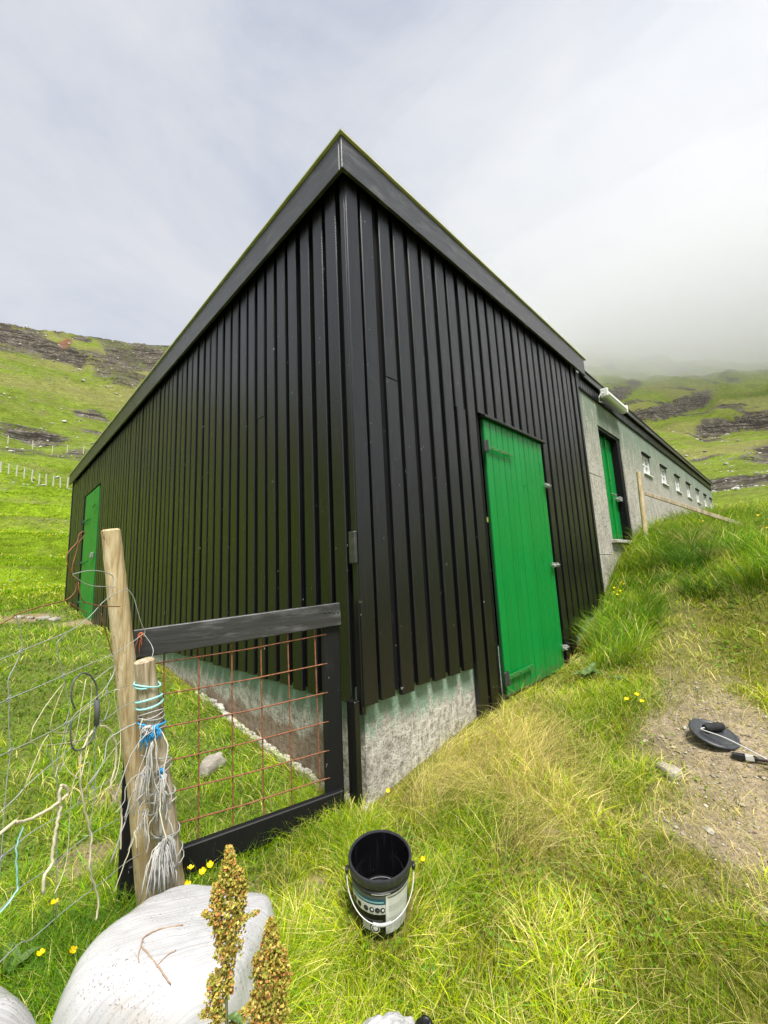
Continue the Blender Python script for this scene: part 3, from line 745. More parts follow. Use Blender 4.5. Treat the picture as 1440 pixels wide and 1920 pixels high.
for z0_, z1_ in ((.76, .725), (.617, .597), (.478, .466), (.341, .333), (.208, .212), (.084, .088)):
    m = MB(); m.tube([gp(.045, z0_, .011), gp(.5, (z0_ + z1_) / 2 - .006, .012), gp(.975, z1_, .011)], .0032, 6); m.build('mesh_bar', M_RUST, gate)
for s_ in (.0, -.025, .03, .06):
    m = MB(); m.lathe([(0, .0035), (.005, .002), (.006, 0)], 8, gp(s_, .868 + .006 * (s_ > 0), .036), Rm=Vector((0, 0, 1)).rotation_difference(gn).to_matrix()); m.build('nail', M_DSTEEL, tr_)

# ------------------------------------------------------------------ fence posts, netting, twine
def post(name, pts, rads, label, mat, cap=.006):
    m = MB(); P = [Vector(p) for p in pts]; n = 12; ring = []
    d = (P[-1] - P[-2]).normalized()
    P.append(P[-1] + d * cap); rads = list(rads) + [rads[-1] * .75]
    dense, dr = [], []
    for i in range(len(P) - 2):
        for k in range(6):
            f_ = k / 6; q = P[i].lerp(P[i + 1], f_); dense.append(q + Vector((random.uniform(-1, 1), random.uniform(-1, 1), 0)) * .0008); dr.append((rads[i] * (1 - f_) + rads[i + 1] * f_) * random.uniform(.985, 1.015))
    dense += P[-2:]; dr += rads[-2:]
    m.tube(dense, dr, n); o = m.build(name, mat, None, True, auto=40)
    return setp(o, label, 'fence post', 'old wooden fence posts beside the gate')
post('fence_post', [(-.876, .240, -.12), (-.926, .215, .267), (-.986, .189, .659), (-1.044, .161, 1.051), (-1.076, .148, 1.258)], [.038, .037, .036, .034, .031], 'tall leaning pale wooden fence post by the gate', M_WOOD)
post('fence_post', [(-.820, .108, -.13), (-.848, .101, .03), (-.888, .084, .294), (-.922, .077, .483), (-.970, .062, .785)], [.042, .041, .039, .037, .033], 'shorter grey wooden post wrapped in twine by the gate', M_WOOD2)
LW = [
 [(-1.62,-.42,.83),(-1.359,-0.186,0.885),(-1.317,-0.150,0.896),(-1.265,-0.103,0.910),(-1.205,-0.050,0.926),(-1.151,-0.002,0.959),(-1.097,0.046,1.012),(-1.026,0.109,1.044)],
 [(-1.62,-.42,.75),(-1.351,-0.180,0.780),(-1.334,-0.165,0.783),(-1.281,-0.118,0.790),(-1.214,-0.058,0.800),(-1.145,0.003,0.812),(-1.067,0.072,0.823),(-0.998,0.125,0.847),(-0.951,0.156,0.872)],
 [(-1.62,-.42,.65),(-1.342,-0.172,0.653),(-1.322,-0.154,0.653),(-1.266,-0.104,0.655),(-1.198,-0.044,0.661),(-1.137,0.011,0.678),(-1.079,0.062,0.701),(-1.001,0.131,0.699)],
 [(-1.62,-.42,.40),(-1.332,-0.163,0.519),(-1.287,-0.123,0.544),(-1.239,-0.081,0.565),(-1.184,-0.031,0.583),(-1.108,0.036,0.609),(-1.012,0.121,0.635),(-0.932,0.150,0.637)],
 [(-1.62,-.42,.36),(-1.324,-0.156,0.411),(-1.262,-0.101,0.422),(-1.187,-0.034,0.413),(-1.097,0.046,0.418),(-0.986,0.144,0.416)],
 [(-1.62,-.42,.22),(-1.316,-0.148,0.292),(-1.284,-0.120,0.308),(-1.218,-0.061,0.296),(-1.122,0.024,0.300),(-0.988,0.143,0.263)],
 [(-1.62,-.42,.12),(-1.307,-0.141,0.175),(-1.244,-0.084,0.157),(-1.156,-0.006,0.146),(-1.063,0.076,0.124),(-0.984,0.147,0.111),(-0.924,0.170,0.108)]]
SW = [
 [(-1.317,-0.150,0.896),(-1.329,-0.160,0.859),(-1.339,-0.169,0.830),(-1.334,-0.165,0.783),(-1.330,-0.161,0.718),(-1.322,-0.154,0.653),(-1.324,-0.155,0.596),(-1.324,-0.156,0.541),(-1.323,-0.154,0.468),(-1.322,-0.154,0.374),(-1.32,-.15,.17)],
 [(-1.205,-0.050,0.926),(-1.232,-0.074,0.905),(-1.235,-0.076,0.884),(-1.223,-0.066,0.836),(-1.214,-0.058,0.800),(-1.203,-0.048,0.755),(-1.191,-0.037,0.697),(-1.198,-0.044,0.661),(-1.204,-0.049,0.615),(-1.214,-0.058,0.571),(-1.203,-0.048,0.41),(-1.19,-.04,.15)],
 [(-1.335,-0.166,0.991),(-1.326,-0.158,0.959),(-1.318,-0.151,0.924),(-1.317,-0.150,0.896)],
 [(-1.067,0.072,0.823),(-1.056,0.082,0.762),(-1.080,0.061,0.718),(-1.068,0.072,0.663),(-1.083,0.058,0.619),(-1.108,0.036,0.609),(-1.10,.043,.42),(-1.11,.03,.30),(-1.09,.05,.13)]]
def smooth_pts(P, n=4):
    P = [Vector(p) for p in P]; out = []
    for i in range(len(P) - 1):
        p0, p1, p2, p3 = P[max(i - 1, 0)], P[i], P[i + 1], P[min(i + 2, len(P) - 1)]
        for k in range(n):
            t = k / n
            out.append(.5 * ((2 * p1) + (p2 - p0) * t + (2 * p0 - 5 * p1 + 4 * p2 - p3) * t * t + (3 * p1 - p0 - 3 * p2 + p3) * t ** 3))
    return out + [P[-1]]
def cord(name, P, r, mat, parent=None, n=5, jitter=0., sm=4):
    Q = smooth_pts(P, sm)
    if jitter: Q = [q + Vector((random.gauss(0, jitter), random.gauss(0, jitter), random.gauss(0, jitter))) for q in Q]
    m = MB(); m.tube(Q, r, n); return m.build(name, mat, parent, True)
net = thing('wire_fence', (-1.2, -.05, g1(-1.2, -.05)), 'sagging galvanised wire netting running left from the wooden posts', 'fence')
for P in LW: cord('line_wire', P, .0013, M_WIRE, net)
for P in SW: cord('stay_wire', P, .0011, M_WIRE, net)
for p in [(-1.317,-.150,.896),(-1.334,-.165,.783),(-1.214,-.058,.800),(-1.322,-.154,.653),(-1.198,-.044,.661),(-1.067,.072,.823),(-1.079,.062,.701),(-1.108,.036,.609),(-1.108,.036,.43),(-1.32,-.156,.412),(-1.204,-.05,.413)]:
    m = MB(); p = Vector(p)
    for k in range(3):
        a_ = [p + Vector((.004 * math.cos(t) * .8, .004 * math.cos(t) * .7, .0045 * math.sin(t))) + Vector((random.uniform(-.003, .003),) * 3) for t in np.linspace(0, 6.3, 9)]
        m.tube(a_, .0009, 4)
    m.build('wire_knot', M_WIRE, net)
cord('tie_wire', [(-1.026,0.109,1.044),(-1.001,0.120,1.014),(-0.982,0.128,0.959),(-0.964,0.140,0.908),(-0.949,0.150,0.879),(-0.953,0.15,0.866)], .0016, M_WIRE, net)
cord('tie_wire', [(-0.950,0.150,0.866),(-0.930,0.14,0.832),(-0.926,0.12,0.805),(-0.945,0.08,0.783)], .0014, M_WIRE, net)
rw = thing('rusty_wire', (-1.2, -.05, .95), 'loose rusty wire bent into loops left of the tall post', 'wire')
RW = [[(-1.60,-.40,.86),(-1.365,-0.192,0.972),(-1.335,-0.166,0.991),(-1.284,-0.120,1.006),(-1.221,-0.065,1.019),(-1.198,-0.044,1.041),(-1.195,-0.041,1.065),(-1.203,-0.049,1.082),(-1.209,-0.053,1.095),(-1.209,-0.054,1.123),(-1.201,-0.047,1.164),(-1.197,-0.043,1.193),(-1.185,-0.032,1.211),(-1.181,-0.029,1.225),(-1.186,-0.034,1.230),(-1.197,-0.043,1.218),(-1.201,-0.047,1.194),(-1.217,-0.060,1.171),(-1.226,-0.068,1.151),(-1.222,-0.065,1.125),(-1.209,-0.053,1.095)],
 [(-1.189,-0.036,1.070),(-1.182,-0.030,1.032),(-1.170,-0.019,1.011),(-1.140,0.008,0.997),(-1.090,0.053,0.986),(-1.04,.12,.98)],
 [(-1.211,-0.055,1.010),(-1.179,-0.027,0.986),(-1.158,-0.008,0.972)], [(-1.112,0.033,0.966),(-1.107,0.037,0.939),(-1.090,0.052,0.893),(-1.074,0.066,0.846),(-1.067,0.072,0.823)]]
for P in RW: cord('wire_strand', P, .0017, M_RUST, rw)
for P in ([(-1.209,-0.053,1.095),(-1.171,-0.020,1.105),(-1.138,0.010,1.107),(-1.102,0.042,1.100),(-1.078,0.063,1.085),(-1.080,0.061,1.052),(-1.087,0.055,1.007)], [(-1.209,-0.053,1.095),(-1.177,-0.025,1.070),(-1.143,0.005,1.057),(-1.099,0.044,1.053),(-1.06,.12,1.05)]): cord('wire_strand', P, .0015, M_WIRE, rw)
hk = thing('insulated_hook', (-1.11, .0, .62), 'dark rubber covered wire hook hanging on the wire netting', 'hook')
cord('hook_wire', [(-1.18,-.055,.70),(-1.192,-.065,.735),(-1.190,-.064,.775),(-1.17,-.046,.795),(-1.145,-.024,.785),(-1.125,-.006,.755),(-1.118,0.001,.73),(-1.117,.001,.70)], .0026, M_RUB, hk)
m = MB(); m.tube([(-1.117,0.001,0.700),(-1.113,0.005,0.662),(-1.113,0.005,0.622)], .0075, 8); m.build('rubber_sleeve', M_RUB, hk, True)
cord('hook_wire', [(-1.186,-0.060,0.671),(-1.188,-0.062,0.635),(-1.181,-0.056,0.596),(-1.166,-0.042,0.577),(-1.143,-0.022,0.575),(-1.125,-0.006,0.589),(-1.112,0.006,0.622)], .0024, M_RUB, hk)
RP = [([(-1.6,-.42,.42),(-1.330,-0.188,0.482),(-1.300,-0.162,0.482),(-1.267,-0.132,0.467),(-1.226,-0.095,0.463),(-1.196,-0.069,0.467),(-1.183,-0.057,0.476),(-1.193,-0.066,0.496),(-1.203,-0.075,0.505),(-1.206,-0.077,0.490),(-1.203,-0.075,0.455),(-1.204,-0.076,0.428),(-1.209,-0.080,0.398),(-1.212,-0.083,0.354),(-1.213,-0.084,0.316),(-1.227,-0.096,0.303),(-1.229,-0.098,0.26)], .0042, M_ROPE, 'thick tan rope knotted over the netting at the far left'),
 ([(-1.122,-.003,.611),(-1.151,-.028,.572),(-1.154,-0.032,0.515),(-1.148,-0.026,0.460),(-1.132,-0.012,0.390),(-1.112,0.006,0.317),(-1.109,0.008,0.271),(-1.109,0.008,0.221),(-1.090,0.026,0.153),(-1.077,0.037,0.098),(-1.081,0.033,0.05)], .0028, M_ROPE, 'long pale cord hanging straight down the middle of the netting'),
 ([(-1.102,0.015,0.616),(-1.079,0.035,0.598),(-1.053,0.058,0.553),(-1.041,0.069,0.505),(-1.042,0.068,0.456),(-1.052,0.060,0.429),(-1.050,0.061,0.396),(-1.025,0.083,0.348),(-1.011,0.096,0.297),(-1.011,0.096,0.224),(-1.007,0.099,0.186)], .0032, M_ROPE, 'pale yellow cord arching from the rubber hook to the tall post foot'),
 ([(-1.285,-0.148,0.462),(-1.292,-0.154,0.437),(-1.295,-0.157,0.403),(-1.290,-0.152,0.357),(-1.286,-0.149,0.325),(-1.300,-0.161,0.309),(-1.34,-0.19,0.29)], .0020, M_TTWINE, 'thin greenish cord hanging below the tan rope at the far left')]
for P, r_, mt_, lb in RP: setp(cord('hanging_cord', P, r_, mt_, None, 6, .0012), lb, 'cord', 'cords hanging on the wire netting')
# twine wound and knotted round the short post
def post_axis(z):  # centre line of the short post
    t = (z + .13) / .915; return Vector((-.820 - .150 * t, .108 - .046 * t, z))
def wind(name, z0, turns, pitch, r, mat, parent, phase=0., rad=.040, wob=.004):
    P = []
    N_ = int(turns * 14)
    for i in range(N_ + 1):
        a_ = phase + 2 * math.pi * i / 14; z = z0 + pitch * i / 14 + wob * math.sin(a_ * 1.3 + z0 * 50)
        c_ = post_axis(z); P.append((c_.x + rad * math.cos(a_), c_.y + rad * math.sin(a_), z))
    m = MB(); m.tube(P, r, 5); return m.build(name, mat, parent, True)
TOC = (Vector((CAM[0], CAM[1], 0)) - Vector((-.88, .09, 0))).normalized(); TOR = Vector((-TOC.y, TOC.x, 0))
def tassel(name, at, n, L, mat, parent, spread=.5, r=.0016, down=1.):
    m = MB(); at = Vector(at)
    for i in range(n):
        a_ = random.gauss(0, spread); l_ = L * random.uniform(.5, 1.1)
        P = [at]; d = Vector((TOC * .5 + TOR * math.sin(a_) * 1.0 + Vector((0, 0, random.uniform(-.3, .4)))))
        for k in range(1, 6):
            t = k / 5; P.append(at + d * l_ * .55 * t * (1 - .35 * t) + Vector((random.gauss(0, .003), random.gauss(0, .003), -l_ * t * t * down)))
        m.tube(P, r * random.uniform(.7, 1.2), 4)
    return m.build(name, mat, parent, True)
def face(z, off=.045, side=0.): c_ = post_axis(z); return c_ + TOC * off + TOR * side
tw = thing('turquoise_twine', tuple(post_axis(.66)), 'turquoise twine wound round the top of the shorter post', 'twine')
wind('twine_wrap', .70, 1.4, .005, .0035, M_TTWINE, tw, 2.2, .041, .01); wind('twine_wrap', .62, 2.2, .022, .0040, M_TTWINE, tw, 1.0, .042)
tw = thing('blue_twine', tuple(post_axis(.55)), 'bright blue frayed twine knot on the shorter post', 'twine')
wind('twine_wrap', .555, 1.6, .012, .0035, M_BTWINE, tw, .4, .042); tassel('frayed_end', face(.565, .042, .012), 16, .055, M_BTWINE, tw, .9, .0022, .8); tassel('frayed_end', face(.55, .042, -.025), 9, .05, M_BTWINE, tw, .7, .002, 1.1); tassel('frayed_end', face(.42, .044, .012), 6, .035, M_BTWINE, tw, .8, .0018, .7)
tw = thing('grey_twine', tuple(post_axis(.58)), 'grey twine bound round the shorter post above the blue knot', 'twine')
wind('twine_wrap', .585, 3.0, .008, .0026, M_GTWINE, tw, .0, .041, .008); wind('twine_wrap', .53, 1.5, .02, .0022, M_GTWINE, tw, 1.3, .043, .012)
tw = thing('white_twine', tuple(post_axis(.5)), 'bundle of frayed white twine hanging halfway down the shorter post', 'twine')
tassel('frayed_end', face(.57, .042, -.01), 14, .06, M_TWINE, tw, .9, .0026, .4); tassel('strand', face(.53, .043, .0), 9, .20, M_TWINE, tw, .35, .0018, 1.); tassel('frayed_end', face(.44, .046, -.03), 12, .13, M_TWINE, tw, .6, .0020, 1.); tassel('frayed_end', face(.40, .045, .020), 22, .105, M_TWINE, tw, .45, .0024, 1.15)
cord('strand', [face(.40, .045, .01), face(.34, .048, .0), face(.28, .048, -.004), face(.20, .046, -.014)], .006, M_TWINE, tw, 6, .0012)
wind('twine_wrap', .31, 1.3, .016, .0022, M_TWINE, tw, .6, .044, .014)
tw = thing('white_twine', tuple(post_axis(.16)), 'bushy white twine tassel near the foot of the shorter post', 'twine')
wind('twine_wrap', .175, 2.4, .008, .0024, M_GTWINE, tw, .2, .045, .01); wind('twine_wrap', .085, 2.2, .014, .0022, M_GTWINE, tw, 1.2, .047, .012)
tassel('frayed_end', face(.175, .046, -.012), 34, .145, M_TWINE, tw, .75, .0024, .95); tassel('frayed_end', face(.30, .05, -.05), 8, .10, M_TWINE, tw, .4, .0018, 1.)
tassel('frayed_end', face(.19, .048, .004), 22, .12, M_GTWINE, tw, .95, .0020, .9); tassel('frayed_end', face(.13, .050, -.030), 16, .11, M_TWINE, tw, .8, .0022, 1.05)
tw = thing('tangled_twine', tuple(post_axis(.36)), 'messy tangle of white and grey strings hanging between the two wooden posts', 'twine')
for k in range(16):
    z0 = random.uniform(.22, .60); p0 = face(z0, .05, random.uniform(-.05, .03)); P = [p0]
    d0 = TOR * random.uniform(-1.1, .25) + TOC * random.uniform(.0, .5); ll = random.uniform(.08, .20)
    for q in range(1, 5): P.append(p0 + d0 * ll * (q / 4) ** .8 + Vector((random.gauss(0, .006), random.gauss(0, .006), -ll * .9 * (q / 4) ** 2 + random.gauss(0, .006))))
    cord('strand', P, random.uniform(.0011, .0024), random.choice((M_TWINE, M_TWINE, M_GTWINE, M_ROPE)), tw, 5, .0008)
for k in range(5): wind('twine_wrap', random.uniform(.22, .50), random.uniform(.6, 1.4), random.uniform(.01, .04), random.uniform(.0014, .0024), random.choice((M_TWINE, M_GTWINE)), tw, random.uniform(0, 6), .046, .016)
tg = thing('tangled_wire', (-1.08, .03, .45), 'tangle of thin bent fence wires left of the tall wooden post', 'wire')
for k in range(5):
    z0 = random.uniform(.30, .85); u0 = random.uniform(0., .6); A_ = Vector((-.98, .13, 0)); B_ = Vector((-1.34, -.19, 0)); P = []
    for q in range(7):
        u_ = u0 + random.gauss(0, .05) + .35 * q / 6 * random.choice((1, 1, -.4)); p = A_.lerp(B_, u_); P.append((p.x + random.gauss(0, .012), p.y + random.gauss(0, .012), z0 + .10 * math.sin(q * 1.1 + k) + random.gauss(0, .03) - .03 * q))
    cord('wire_strand', P, random.uniform(.0009, .0013), random.choice((M_WIRE, M_WIRE, M_RUST, M_ROPE)), tg)
tw = thing('orange_twine', (-.955, .14, .86), 'scrap of orange twine on the end of the gate top rail', 'twine')
tassel('frayed_end', gp(1.03, .86, .04), 16, .035, M_OTWINE, tw, 1.2, .0012, .5); tassel('strand', gp(1.03, .85, .04), 4, .08, M_OTWINE, tw, .3, .001, 1.)

# ------------------------------------------------------------------ wooden rail fence on the bank
rfn = thing('rail_fence', (5.17, -.2, g1(5.17, -.2)), 'thin wooden post with a single rail sloping into the bank grass', 'fence')
m = MB(); m.tube([(5.13, -.2, 1.1), (5.20, -.2, 1.7), (5.28, -.2, 2.34)], [.034, .032, .028], 10); m.build('post', M_WOOD, rfn, True, auto=40)
m = MB(); m.beam((5.30, -.24, 2.02), (5.92, -1.32, 1.40), .05, .03); m.build('rail', M_WOOD2, rfn)

# ------------------------------------------------------------------ paint bucket
BX, BY = -.31, -.41; BZ = g1(BX, BY) + .006
tocam = Vector((CAM[0] - BX, CAM[1] - BY, 0)).normalized(); toright = Vector((-tocam.y, tocam.x, 0))  # as seen by someone facing the label
if toright.dot(Vector(_r)) < 0: toright = -toright
up_ = (Vector((0, 0, 1)) + tocam * .15 + toright * .02).normalized()
ex = (toright - up_ * toright.dot(up_)).normalized(); ey = up_.cross(ex)      # ey points away from the viewer
BR = Matrix((ex, ey, up_)).transposed(); BO = Vector((BX, BY, BZ))
bk = thing('paint_bucket', tuple(BO), 'open black plastic paint bucket standing in the grass by the corner', 'bucket')
def mk_pl(name, col, r0, r1, ns=30.):
    t = NT(name); v = t.coord('Object', (1,1,1)); a = t.noise(v, ns, 5, .6); b = t.noise(t.coord('Object', (60,60,6)), 1., 4)
    t.P(Base_Color=t.mix(t.ramp(b, [(.55, 0.), (.75, .5)]), (*col, 1), tuple(min(1, c_ * 1.8 + .015) for c_ in col)), Roughness=t.ramp(a, [(.3, r0), (.7, r1)]), Normal=t.bump(a, .15, .003)); return t.m
M_BUCK = mk_pl('black_bucket_plastic', (.022,.024,.027), .30, .5); M_WET = mk_pl('wet_black_paint', (.004,.004,.005), .06, .25, 14.)
H, r0, r1 = .212, .088, .1065
def rad(z): return r0 + (r1 - r0) * z / H
m = MB(); m.lathe([(0, .0), (r0 - .006, .0), (r0, .006), (rad(.160), .160), (rad(.160) + .004, .163), (rad(.167) + .004, .169), (rad(.172), .172), (rad(.184), .184)], 56, BO, Rm=BR); m.build('bucket_body', M_BUCK, bk, True, auto=35)
m = MB(); m.lathe([(rad(.184), .184), (rad(.184) + .006, .185), (rad(.188) + .007, .188), (r1 + .006, H - .004), (r1 + .004, H), (r1 - .002, H), (r1 - .004, H - .004)], 56, BO, Rm=BR); m.build('rim', M_BUCK, bk, True, auto=35)
m = MB(); m.lathe([(r1 - .004, H - .004), (r1 - .006, H - .012), (rad(.052) - .004, .052), (rad(.05) - .012, .047), (0, .046)], 56, BO, Rm=BR); m.build('paint_lining', M_WET, bk, True, auto=35)
m = MB(); m.lathe([(rad(.053) - .004, .053), (rad(.05) - .006, .0545), (rad(.05) - .009, .0545)], 56, BO, Rm=BR); m.build('paint_line', plain('dried_paint_skin', (.16,.16,.17), .4), bk, True)
M_LBW = mk_pl('label_white', (.62,.63,.62), .4, .6); M_LBB = plain('label_blue', (.012,.10,.17), .4); M_LBK = plain('label_black', (.006,.006,.007), .35); M_LBG = plain('label_grey', (.10,.11,.12), .45)
def patch(name, a0, a1, z0, z1, off, mat, parent):   # curved sheet; angle 0 faces the viewer, + towards the right
    m = MB(); m.lathe([(rad(z0) + off, z0), (rad(z1) + off, z1)], max(4, int(abs(a1 - a0) / 4)), BO, -math.pi / 2 + R(a0), -math.pi / 2 + R(a1), BR); return m.build(name, mat, parent, True)
lab = patch('label', -78, 70, .020, .160, .0008, M_LBK, bk); lab['label'] = 'printed label round the bucket'
patch('label_panel', 8, 66, .020, .158, .0016, M_LBW, lab); patch('label_stripe', -76, 7.5, .128, .146, .0016, M_LBB, lab); patch('label_stripe', -76, 7.5, .147, .158, .0016, M_LBG, lab)
patch('label_stripe', -70, 4, .1335, .1385, .0022, plain('label_light_blue', (.30,.50,.55), .4), lab); wb_ = patch('label_panel', -76, 7.5, .092, .127, .0016, M_LBW, lab)
patch('label_line', -18, 16, .1640, .1668, .0042, M_LBW, lab)
for i, a_ in enumerate((-61, -47, -31, -19, -8, 2)):
    m = MB(); aa = -math.pi / 2 + R(a_); z_ = .109; p = BO + BR @ Vector(((rad(z_) + .003) * math.cos(aa), (rad(z_) + .003) * math.sin(aa), z_)); nrm = (BR @ Vector((math.cos(aa), math.sin(aa), 0))).normalized()
    Q = Vector((0, 0, 1)).rotation_difference(nrm).to_matrix()
    m.lathe([(0, 0), (.0085, 0)], 16, p, Rm=Q); m.build('icon', M_LBK, lab)
    m = MB(); m.lathe([(.0, 0), (.0042 if i % 2 else .003, 0)], 10, p + nrm * .0007 + BR @ Vector((.001, 0, .001)), Rm=Q); m.build('icon', M_LBW if i % 2 else M_LBG, lab)
m = MB(); aa = -math.pi / 2 + R(-13); z_ = .043; p = BO + BR @ Vector(((rad(z_) + .002) * math.cos(aa), (rad(z_) + .002) * math.sin(aa), z_)); nrm = (BR @ Vector((math.cos(aa), math.sin(aa), 0))).normalized(); Q = Vector((0, 0, 1)).rotation_difference(nrm).to_matrix()
m.lathe([(.0125, 0), (.015, 0)], 20, p, Rm=Q); m.lathe([(.0, .0), (.0085, .0)], 16, p, Rm=Q); m.build('ring_mark', M_LBG if False else M_LBW, lab)
patch('label_panel', -42, -24, .030, .060, .0022, plain('label_pale_grey', (.42,.43,.42), .5), lab)
patch('label_line', -48, 2, .068, .073, .002, M_LBG, lab); patch('label_line', 12, 60, .148, .152, .0024, M_LBG, lab)
for z_ in (.040, .048, .056, .064, .072, .100, .108, .116): patch('label_line', 14, 56 - (z_ * 731 % 14), z_, z_ + .0018, .0022, plain('label_print_grey', (.40,.41,.41), .5) if z_ == .040 else bpy.data.materials['label_print_grey'], lab)
M_BAIL = plain('white_wire_bail', (.50,.50,.48), .35)
hp = []
for i in range(25):
    t = math.pi * i / 24; lx = -math.cos(t) * (r1 + .011); dn = math.sin(t)
    p = Vector((lx, -.012 - dn * (r1 + .001) * .98, .176 - .098 * dn ** .85)); hp.append(BO + BR @ p)
M_GRIP = mk_pl('grey_hand_grip', (.34,.35,.35), .4, .6); bl = None
m = MB(); m.tube(hp, .0018, 6); bl = m.build('bail_handle', M_BAIL, bk, True)
m = MB(); m.tube(hp[10:15], .0055, 10); m.build('hand_grip', M_GRIP, bl, True, auto=50)
for sgn in (-1, 1):
    m = MB(); p = BO + BR @ Vector((sgn * (r1 + .010), -.016, .178)); m.cbox(p, (.006, .010, .010), BR, .003); m.build('bail_ear', M_BUCK, bk)

# ------------------------------------------------------------------ lid, roller, brush
LX, LY = 1.39, -1.19
def slope_R(x, y):
    e_ = .12; nx_ = -(g1(x + e_, y) - g1(x - e_, y)) / (2 * e_); ny_ = -(g1(x, y + e_) - g1(x, y - e_)) / (2 * e_)
    return Vector((0, 0, 1)).rotation_difference(Vector((nx_, ny_, 1)).normalized()).to_matrix()
LRm = Vector((0, 0, 1)).rotation_difference((slope_R(LX, LY) @ Vector((0, 0, 1)) + Vector((.05, -.34, 0))).normalized()).to_matrix(); LO = Vector((LX, LY, g1(LX, LY) + .031))
M_LID = mk_pl('black_lid_plastic', (.035,.038,.042), .35, .55)
m = MB(); m.lathe([(0, .003), (.088, .003), (.091, .004), (.094, .007), (.099, .008), (.105, .006), (.108, .002), (.108, -.005), (.104, -.007), (0, -.007)], 48, LO, Rm=LRm)
setp(m.build('bucket_lid', M_LID, None, True, auto=35), 'black plastic bucket lid lying on the worn path', 'lid')
M_NAP = mk_pl('roller_nap_black', (.010,.010,.011), .7, .9, 90.)
ro = thing('paint_roller', tuple(LO + Vector((.03, 0, .03))), 'black paint roller with a wire frame resting on the bucket lid', 'paint roller')
ra = Vector((.80, -.60, 0)).normalized(); rc = LO + LRm @ Vector((.018, .006, .026))
def rl(a, b, c_): return rc + LRm @ (Vector((ra.x, ra.y, 0)) * a + Vector((ra.y, -ra.x, 0)) * b + Vector((0, 0, c_)))
m = MB(); pr = []; n = 24
m.tube([rl(-.055 + .11 * i / 8, 0, 0) for i in range(9)], [.016, .0205, .021, .0208, .021, .0212, .0208, .0205, .016], 20); m.build('roller_sleeve', M_NAP, ro, True, auto=50)
hd = Vector((.55, -.83, 0)).normalized()
E0 = rl(-.062, 0, 0); E1 = rl(-.080, .012, 0)
pend = Vector((1.22, -1.56, 0)); pend.z = g1(pend.x, pend.y) + .035
m = MB(); m.tube(smooth_pts([rl(-.05, 0, 0), E0, E1, E1.lerp(pend, .25) + Vector((0, 0, .012)), E1.lerp(pend, .62)], 6), .0032, 6); m.build('roller_frame', M_BAIL, ro, True)
m = MB(); m.tube([E1.lerp(pend, .60), E1.lerp(pend, .63), E1.lerp(pend, .85), pend], [.008, .013, .011, .014], 12); m.build('roller_handle', plain('red_roller_handle', (.42,.10,.09), .45), ro, True, auto=50)
bo = Vector((1.288, -1.315, g1(1.288, -1.315) + .020)); bd = Vector((.12, -.99, 0)).normalized()
br = thing('paint_brush', tuple(bo), 'black handled paint brush lying on the path beside the lid', 'paint brush')
def bseg(name, t0, t1, w0, w1, h_, mat):
    m = MB(); sd = Vector((-bd.y, bd.x, 0)); vs = []
    for t_, w_ in ((t0, w0), (t1, w1)):
        c_ = bo + bd * t_
        for a_, b_ in ((-1,-1),(1,-1),(1,1),(-1,1)): vs.append(c_ + sd * a_ * w_ + Vector((0, 0, b_ * h_)))
    m.add(vs, [(0,3,2,1),(4,5,6,7),(0,1,5,4),(1,2,6,5),(2,3,7,6),(3,0,4,7)]); m.build(name, mat, br)
bseg('bristles', -.05, .0, .015, .018, .008, M_NAP); bseg('ferrule', .0, .032, .0185, .014, .009, M_BAIL)
m = MB(); m.tube([bo + bd * q for q in (.030, .05, .09, .13, .165, .17)], [.012, .009, .009, .010, .011, .006], 10); m.build('brush_handle', M_BUCK, br, True)

